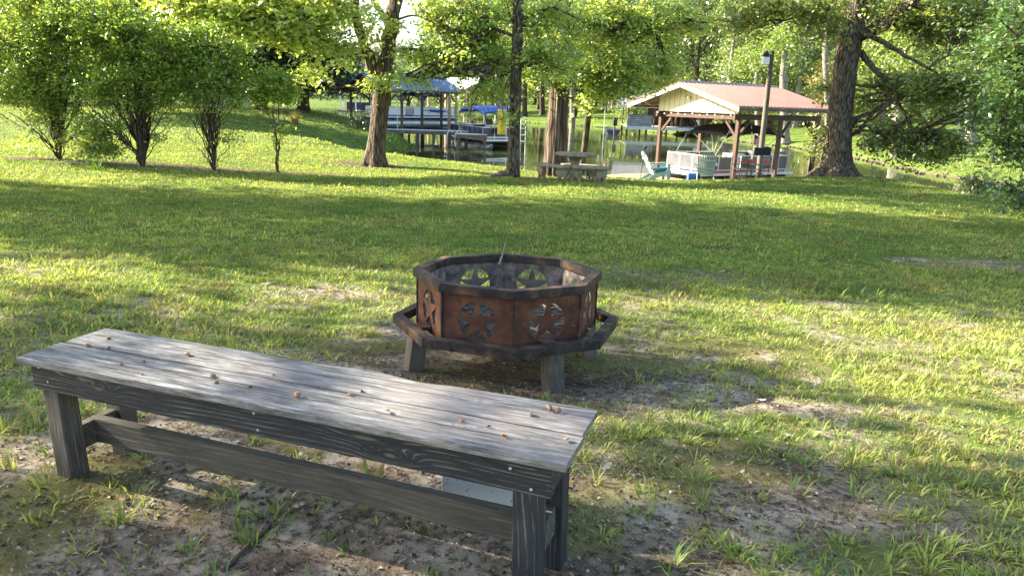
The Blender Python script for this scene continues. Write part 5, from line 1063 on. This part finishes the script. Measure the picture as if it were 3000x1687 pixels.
far_tree('dark trunk standing on the left bank behind the sapling', 775, 54, .40, -50, [bl(760, 80, 54, 3.5, 3, 3, 2600), bl(690, 180, 54, 2.4, 2, 1.5, 1300), bl(780, -150, 55, 5, 4, 3, 2600)], base=DRK)
far_tree('dark trunk left of the sapling on the bank, white boat shed glimpsed beside it', 700, 57, .38, -50, [bl(650, 60, 57, 3.6, 3, 3, 2600), bl(640, 190, 57, 2, 2, 1.2, 1000), bl(600, -100, 58, 5, 4, 3, 2600)], base=DRK)
ws = empty('boat_shed', gp(705, 66)+Vector((0, 0, .0)), .2, 'white boat shed glimpsed between the dark trunks on the left bank', 'shed')
MB().box(-2.2, 2.2, -1.5, 1.5, -.3, 2.2).build('wall', mt['white'], ws); MB().prism([(-2.5, 2.201), (2.5, 2.201), (0, 3.2)], -1.7, 1.7).build('roof', mt['roof_grey'], ws); MB().box(-.6, .6, -1.53, -1.502, .1, 1.6).build('door', mt['roof_grey'], ws)
far_tree('broad dark tree behind the left-hand shrubs', 330, 60, .5, -50, [bl(250, 60, 60, 5, 4, 4, 3200), bl(450, 60, 61, 5, 4, 4, 3200), bl(330, -140, 60, 7, 5, 3, 3000), bl(560, 170, 60, 2.5, 2, 1.4, 1200)], base=(.09, .15, .035), yel=.5)
far_tree('rounded tree on the left lawn behind the shrubs, shading the grassy point', 440, 45, .38, -80, [bl(300, 60, 46, 3.6, 4, 2.4, 4200), bl(450, 20, 46, 4, 4.5, 3, 4800), bl(180, 20, 45, 3.5, 4, 2.4, 3600), bl(600, 40, 47, 2.6, 3, 2, 2200)], base=(.09, .15, .04), yel=.5)
far_tree('broad tree filling the top left corner behind the far shrub', 60, 58, .5, -50, [bl(60, 30, 58, 6, 4, 4, 3500), bl(-160, 60, 58, 5, 4, 4, 2500), bl(30, -180, 60, 7, 5, 3, 3000), bl(120, 160, 58, 3, 2, 1.5, 1300)], base=(.13, .20, .035), yel=.7)
# far bank: each tree a thing; crowns come from four shared ones
def proto(seed, base, H, Wr, n, leaf, yel, bark):
    b = [((rnd.uniform(-.45, .45)*Wr, rnd.uniform(-.4, .4)*Wr, H*(.14+.80*i/8)), (Wr*rnd.uniform(.40, .62)*(1.05-.5*abs(i/8-.35)), Wr*rnd.uniform(.4, .55), H*.10), int(n/9)) for i in range(9)]
    r = make_tree('tree', 'x', 'tree', [(0, 0, 0, .32), (.1, 0, H*.4, .24), (-.1, .1, H*.85, .1)], [[(0, 0, H*.3, .12), (Wr*.35, -.3, H*.5, .05)], [(0, 0, H*.4, .1), (-Wr*.4, -.3, H*.6, .04)]], b, leaf=leaf, base=base, yel=yel, bark=bark, per=16, cr=.8, twigs=.12, sides=8)
    return r
protos = [proto(0, (.24, .32, .06), 19, 5.5, 15000, .36, .7, 'bark_pale'), proto(1, (.06, .11, .03), 22, 6.5, 17000, .38, .4, 'bark_dark'), proto(2, (.18, .27, .08), 15, 4.6, 12000, .30, .6, 'bark_pale'), proto(3, (.13, .21, .05), 20, 6, 15000, .36, .6, 'bark_grey'), proto(4, (.36, .27, .08), 7, 2.6, 5000, .22, .9, 'bark_pale')]
protos[4].name = 'small_tree'
far = [(0, 2070, 96, 1.0, 'light green tree behind the left end of the red roof'), (2, 2110, 84, 1.0, 'pale feathery tree directly above the ridge of the red roof'), (0, 2210, 95, 1.05, 'bright yellow-green tree behind the lamp pole'), (2, 2310, 82, 1.1, 'tall pale-green tree right of the lamp pole'), (3, 2400, 100, 1.1, 'full green tree filling the gap left of the oak trunk'), (1, 2440, 118, 1.1, 'dark tree in the deep gap just left of the oak trunk'),
       (4, 2372, 72, 1.0, 'small yellow and pink autumn tree beside the red roof, left of the oak'), (1, 2015, 90, .95, 'dark tree between the shingled dock and the pale feathery tree'), (1, 1900, 118, 1.1, 'dark tree behind the shingled dock'), (2, 1850, 100, .9, 'grey-green willow-like tree just behind the shingled dock roof'), (3, 1760, 130, 1.1, 'green tree on the lawn hill left of the shingled dock'), (1, 1690, 150, 1.1, 'dark tree on the hill seen right of the cedar trunk'),
       (3, 1570, 140, 1.0, 'tree on the far lawn seen between the slim trunk and the cedar'), (1, 1560, 165, 1.2, 'darkest tree behind the gap between slim trunk and cedar'), (0, 1640, 185, 1.2, 'pale tree on the hilltop behind the cedar'), (3, 1440, 130, 1.0, 'tree behind the white-roofed boathouse'), (1, 1470, 150, 1.15, 'dark tree far behind the white-roofed boathouse'), (2, 1380, 120, 1.0, 'light tree left of the white-roofed boathouse'), (3, 1300, 135, 1.1, 'green tree above the blue roof, right part'), (2, 1235, 128, .8, 'low tree above the middle of the blue roof'),
       (1, 1120, 175, .8, 'blue-green tree in the distance left of the sky gap'), (1, 1060, 240, .75, 'hazy distant tree seen in the fork of the big trunk'), (1, 990, 270, .8, 'hazy tree across the far cove'), (3, 900, 270, .85, 'far cove tree behind the drooping dark tree'), (1, 800, 280, .9, 'far cove tree behind the sapling'), (3, 680, 290, .9, 'far cove tree glimpsed over the left bank'), (0, 2560, 86, 1.0, 'sunlit tree right of the oak trunk on the far slope'), (3, 2660, 92, 1.0, 'green far-slope tree behind the drooping oak branch'), (1, 2760, 104, 1.1, 'dark far-slope tree near the right edge'), (3, 2880, 88, 1.0, 'far-slope tree behind the glossy-leaved tree'), (0, 2990, 96, 1.1, 'tree at the extreme right on the far slope'), (1, 2620, 125, 1.2, 'tall dark tree on the skyline right of the oak'), (3, 2900, 125, 1.2, 'tall skyline tree behind the right edge'),
       (3, 2120, 135, 1.25, 'skyline tree high above the red roof ridge'), (0, 2290, 130, 1.25, 'skyline tree high above the lamp pole'), (3, 1950, 145, 1.3, 'skyline tree above the shingled dock'), (1, 1800, 160, 1.35, 'dark skyline tree right of the cedar'), (3, 1520, 190, 1.4, 'skyline tree behind the slim trunk'), (1, 1390, 170, 1.3, 'dark skyline tree left of the slim trunk'), (3, 1290, 185, 1.1, 'skyline tree above the blue roof')]
def place(o, px, Y, s, label):
    g = gp(px, Y); o.location = (g.x, Y, g.z-.1); o.rotation_euler[2] = rnd.uniform(0, 6.28); o.scale = (s, s, s*rnd.uniform(.92, 1.08)); o['label'] = label; o['group'] = 'trees on the far bank'
usedp = set()
for pi, px, Y, s, lb in far:
    o = protos[pi]
    if pi in usedp: o = copy_tree(o)
    usedp.add(pi); place(o, px, Y, s, lb)
# pale bare trunks standing on the far slope
for px, Y, r, top, lb in ((1672, 96, .38, 60, 'pale sycamore trunk at the far waterline right of the cedar'), (2290, 66, .42, 150, 'pale sycamore trunk on the far lawn under the red roof'), (2412, 70, .30, 30, 'tall thin pale trunk left of the oak'), (2210, 74, .30, 200, 'pale trunk seen between the boathouse posts'), (2625, 48, .42, 250, 'leaning grey trunk at the far waterline right of the oak'), (2832, 56, .40, 250, 'grey trunk on the far lawn near the right edge'), (1532, 118, .42, 120, 'dark trunk on the striped far lawn, left one'), (1582, 121, .45, 120, 'dark trunk on the striped far lawn, right one'), (1452, 100, .35, 150, 'trunk behind the blue canopy')):
    far_tree(lb, px, Y, r, top, [bl(px-10, top-30, Y, 2.6, 2.2, 1.8, 1400), bl(px+40, top-120, Y, 3, 2.6, 1.6, 1400)], base=(.18, .27, .05), bark='bark_pale' if 'dark' not in lb else 'bark_dark', yel=.6, lean=10, leaf=.24)
# small shrub at the right waterline and a broom of dry grass
def bush(label, px, Y, r, n, base, name='bush', leaf=.10):
    g = gp(px, Y); root = empty(name, g, 0, label, 'bush'); m = MB()
    for i in range(10): a = rnd.uniform(0, 6.28); m.tube([(0, 0, -.05), (r*.3*math.cos(a), r*.3*math.sin(a), r*.5), (r*.7*math.cos(a), r*.7*math.sin(a), r)], [.012, .009, .004], 5)
    m.build('stems', mt['bark_dark'], root); Pp, cc, k = clumps((g.x, g.y, g.z+r*.6), (r, r, r*.6), n, 18, r*.25, .8)
    leafmesh('foliage', Pp, nr.uniform(.6, 1.2, len(Pp))*leaf, palette(len(Pp), k, base, .3, .6), root, mt['leaf'], g)
bush('feathery green bush on the bank at the lower right, by the water', 2880, 19.3, .55, 1500, (.08, .12, .03), leaf=.08)
bush('low green bush on the bank below the blue-roofed boathouse', 1058, 49, 1.0, 900, (.06, .10, .035), leaf=.16)
bush('sunny low bush on the far right lawn', 2930, 40, 1.1, 900, (.14, .20, .03), leaf=.14)
def drytuft(label, px, Y, h, n, col, name='grass_tuft', kindw=.02):
    g = gp(px, Y); az = nr.random(n)*6.28; V, C = blades(np.array([[g.x, g.y, g.z]])+nr.normal(0, h*.12, (n, 3))*np.array([1, 1, .0]), nr.uniform(.5, 1.1, n)*h, np.full(n, kindw), az, np.abs(nr.normal(.25, .25, n)), np.tile(col, (n, 1))*nr.uniform(.7, 1.2, (n, 1)), np.tile(col, (n, 1))*1.1, .5)
    b = np.arange(n)[:, None]*5; o = npmesh(name, V.reshape(-1, 3), b+np.array([[0, 1, 2, 3]]), mt['grass'], C.reshape(-1, 3), tri=b+np.array([[3, 2, 4]]), loc=tuple(g)); tag(o, label, 'grass tuft')
drytuft('dry straw-coloured tuft on the left bank', 872, 46, .9, 160, np.array([.42, .33, .12]), kindw=.03)
drytuft('tall green tuft on the lawn in front of the centre shrub', 285, 17.6, .45, 26, np.array([.13, .22, .05]), kindw=.018)
drytuft('upright grass clump just behind the back rim of the fire pit', 1385, 5.75, .20, 30, np.array([.15, .24, .04]), kindw=.006)
# weeds fringing the near bank
def fringe():
    Vs, Cs = [], []; n = 9000; y = nr.uniform(14, 60, n); x = nr.uniform(-20, 18, n); dn = pdist(x, y, near_shore); k = (dn < 1.4) & ~inwater(x, y) & (pdist(x, y, far_shore) > dn); x, y = x[k], y[k]
    nb = 5; k = np.repeat(np.arange(len(x)), nb); n = len(k); px = x[k]+nr.normal(0, .06, n); py = y[k]+nr.normal(0, .06, n); pz = ground(px, py)
    col = np.array([.09, .15, .03])*nr.uniform(.6, 1.4, (n, 1)); V, C = blades(np.stack([px, py, pz], 1), nr.uniform(.12, .38, n), np.full(n, .018), nr.random(n)*6.28, np.abs(nr.normal(.35, .25, n)), col, col*1.5)
    b = np.arange(n)[:, None]*5; o = npmesh('bank_weeds', V.reshape(-1, 3), b+np.array([[0, 1, 2, 3]]), mt['grass'], C.reshape(-1, 3), tri=b+np.array([[3, 2, 4]])); tag(o, 'unmown weeds along the water edge', 'weeds', kind='stuff')
fringe()
# stones of the far retaining edge
m = MB()
for a, b in zip(far_shore[5:-4], far_shore[6:-3]):
    L = np.linalg.norm(b-a); n = int(L/.4)
    for i in range(n):
        p = a+(b-a)*(i+rnd.random())/n; s = rnd.uniform(.04, .10); m.ball((p[0]+rnd.gauss(0, .1), p[1]+rnd.gauss(0, .1), WZ+.05), (s*1.4, s, s*.8), 7, 5)
tag(m.build('shore_rocks', mt['rock'], smooth=True), 'brown stones and timbers edging the far bank', 'rocks', kind='stuff')
# old root flare / stones by the slim trunk
for px, Y, s, lb in ((1470, 20.9, .22, 'mossy stone against the left foot of the slim trunk'), (1452, 20.7, .15, 'smaller stone left of the mossy one')):
    g = gp(px, Y); q = MB().ball((0, 0, s*.25), (s*1.3, s*.8, s*.55), 10, 7).build('stone', mt['rock'], smooth=True, jit=.015); q.location = g; tag(q, lb, 'stone')
# shade trees out of frame to the left; their shadows stripe the lawn
def shade_tree(label, x, y, blobs):
    z = gz(x, y)
    make_tree('tree', label, 'tree', [(x, y, z, .30), (x+.1, y, z+5, .24), (x, y+.1, z+9, .15)], [], [((a, b, z+h), (rx, ry, rh), int(n*.82)) for a, b, h, rx, ry, rh, n in blobs], leaf=.32, base=GRN, yel=.5, cr=.75, per=20, twigs=.1, sides=8)
shade_tree('tall spreading tree left of the view, its crown shading the middle of the lawn', -15.5, 15.5, [(-15, 16.8, 9, 3.4, 3.3, 1.2, 4600), (-9.5, 16.6, 9, 3.2, 3.1, 1.0, 3700), (-6.5, 17.0, 9.2, 2.0, 3.0, .8, 2200), (-12, 14.2, 9.5, 3.4, 2.0, .9, 3000), (-15.5, 13.3, 9.5, 2.5, 1.3, .9, 3600), (-9.5, 12.2, 9.5, 3.2, 1.3, .8, 3600)])
shade_tree('broad tree farther left of the view, its crown shading the left lawn', -23.5, 16, [(-22, 16.8, 9, 3.6, 3.4, 1.2, 6600), (-18.5, 16.4, 9.4, 2.6, 3.0, 1.0, 4200), (-21, 13.6, 9.4, 4.0, 1.6, 1.0, 4300), (-27, 16.5, 9, 3.2, 3.2, 1.2, 3600)])
shade_tree('tree left of the view level with the fire pit, casting the broken shade over it', -20, 8, [(-20, 9.0, 9, 3.0, 2.0, 1.1, 2300), (-17.3, 9.2, 9, 1.5, 1.6, .8, 1600), (-23.5, 8.2, 9, 2, 2, 1, 1400)])
shade_tree('slighter tree left of the view level with the bench, dappling the near ground', -14.5, 5.6, [(-15.5, 7.2, 9, 2.4, 1.2, .8, 700), (-11.5, 7.6, 9, 2.2, 1.1, .7, 600), (-18, 6.6, 9, 1.6, 1.0, .6, 420), (-7, 7.0, 8.4, 2.0, 1.0, .6, 700)])
# far-off woods that read as one mass
def woods(name, label, pts, base, leaf, n_each, rr, hh):
    Ps, Cs = [], []
    for (x, y) in pts:
        z = gz(x, y); H = hh*rnd.uniform(.75, 1.2)
        P, cc, k = clumps((x, y, z+H*.52), (rr, rr*.8, H*.5), n_each, 14, 1.6, .6, .4); Ps.append(P); Cs.append(palette(len(P), k, np.array(base)*rnd.uniform(.7, 1.25), .3, .5))
    P = np.concatenate(Ps); o = leafmesh(name, P, nr.uniform(.6, 1.3, len(P))*leaf, np.concatenate(Cs), None, mt['leaf'], (0, 0, 0)); tag(o, label, 'woods', kind='stuff')
pts = [(-110+i*9+rnd.uniform(-3, 3), 262+rnd.uniform(-8, 14)) for i in range(24)] + [(-150+i*8+rnd.uniform(-3, 3), 290+rnd.uniform(-5, 15)) for i in range(14)] + [(10+i*8+rnd.uniform(-3, 3), 215-i*3.2+rnd.uniform(-8, 10)) for i in range(26)] + [(60+i*8, 150-i*4+rnd.uniform(-8, 8)) for i in range(16)] + [(-20+i*7, 200+rnd.uniform(-8, 8)) for i in range(9)]
woods('distant_woods', 'hazy wall of woods beyond the far shores of the lake', pts, (.07, .12, .04), .85, 1500, 6.5, 20)
pts = [(-34-i*5.5+rnd.uniform(-2, 2), 62+i*.6+rnd.uniform(-3, 5)) for i in range(13)] + [(-40-i*7+rnd.uniform(-2, 2), 72+rnd.uniform(-2, 3)) for i in range(8)]
woods('bank_woods', 'dark wooded strip along the left bank behind the shrubs', pts, (.05, .085, .028), .42, 2600, 4.2, 15)
# ------------------------------------------------------------------ turf (after everything else so that it can leave room)
# y0, y1, tufts per m2, blades per tuft, length, width, spread, how strictly bare soil is kept bare
grass_field('grass', [(.9, 4.5, 300, 14, .062, .0060, .018, .9), (.9, 4.5, 600, 6, .030, .0040, .02, .8), (4.5, 8.5, 260, 12, .060, .0075, .024, .9), (4.5, 8.5, 400, 6, .036, .006, .03, .8), (8.5, 15, 210, 8, .055, .010, .035, .9), (15, 27, 75, 7, .06, .018, .06, .8), (27, 62, 9, 6, .09, .05, .12, .5)], 'patchy lawn grass with crabgrass clumps and thin spots over the bare earth', 'grass')
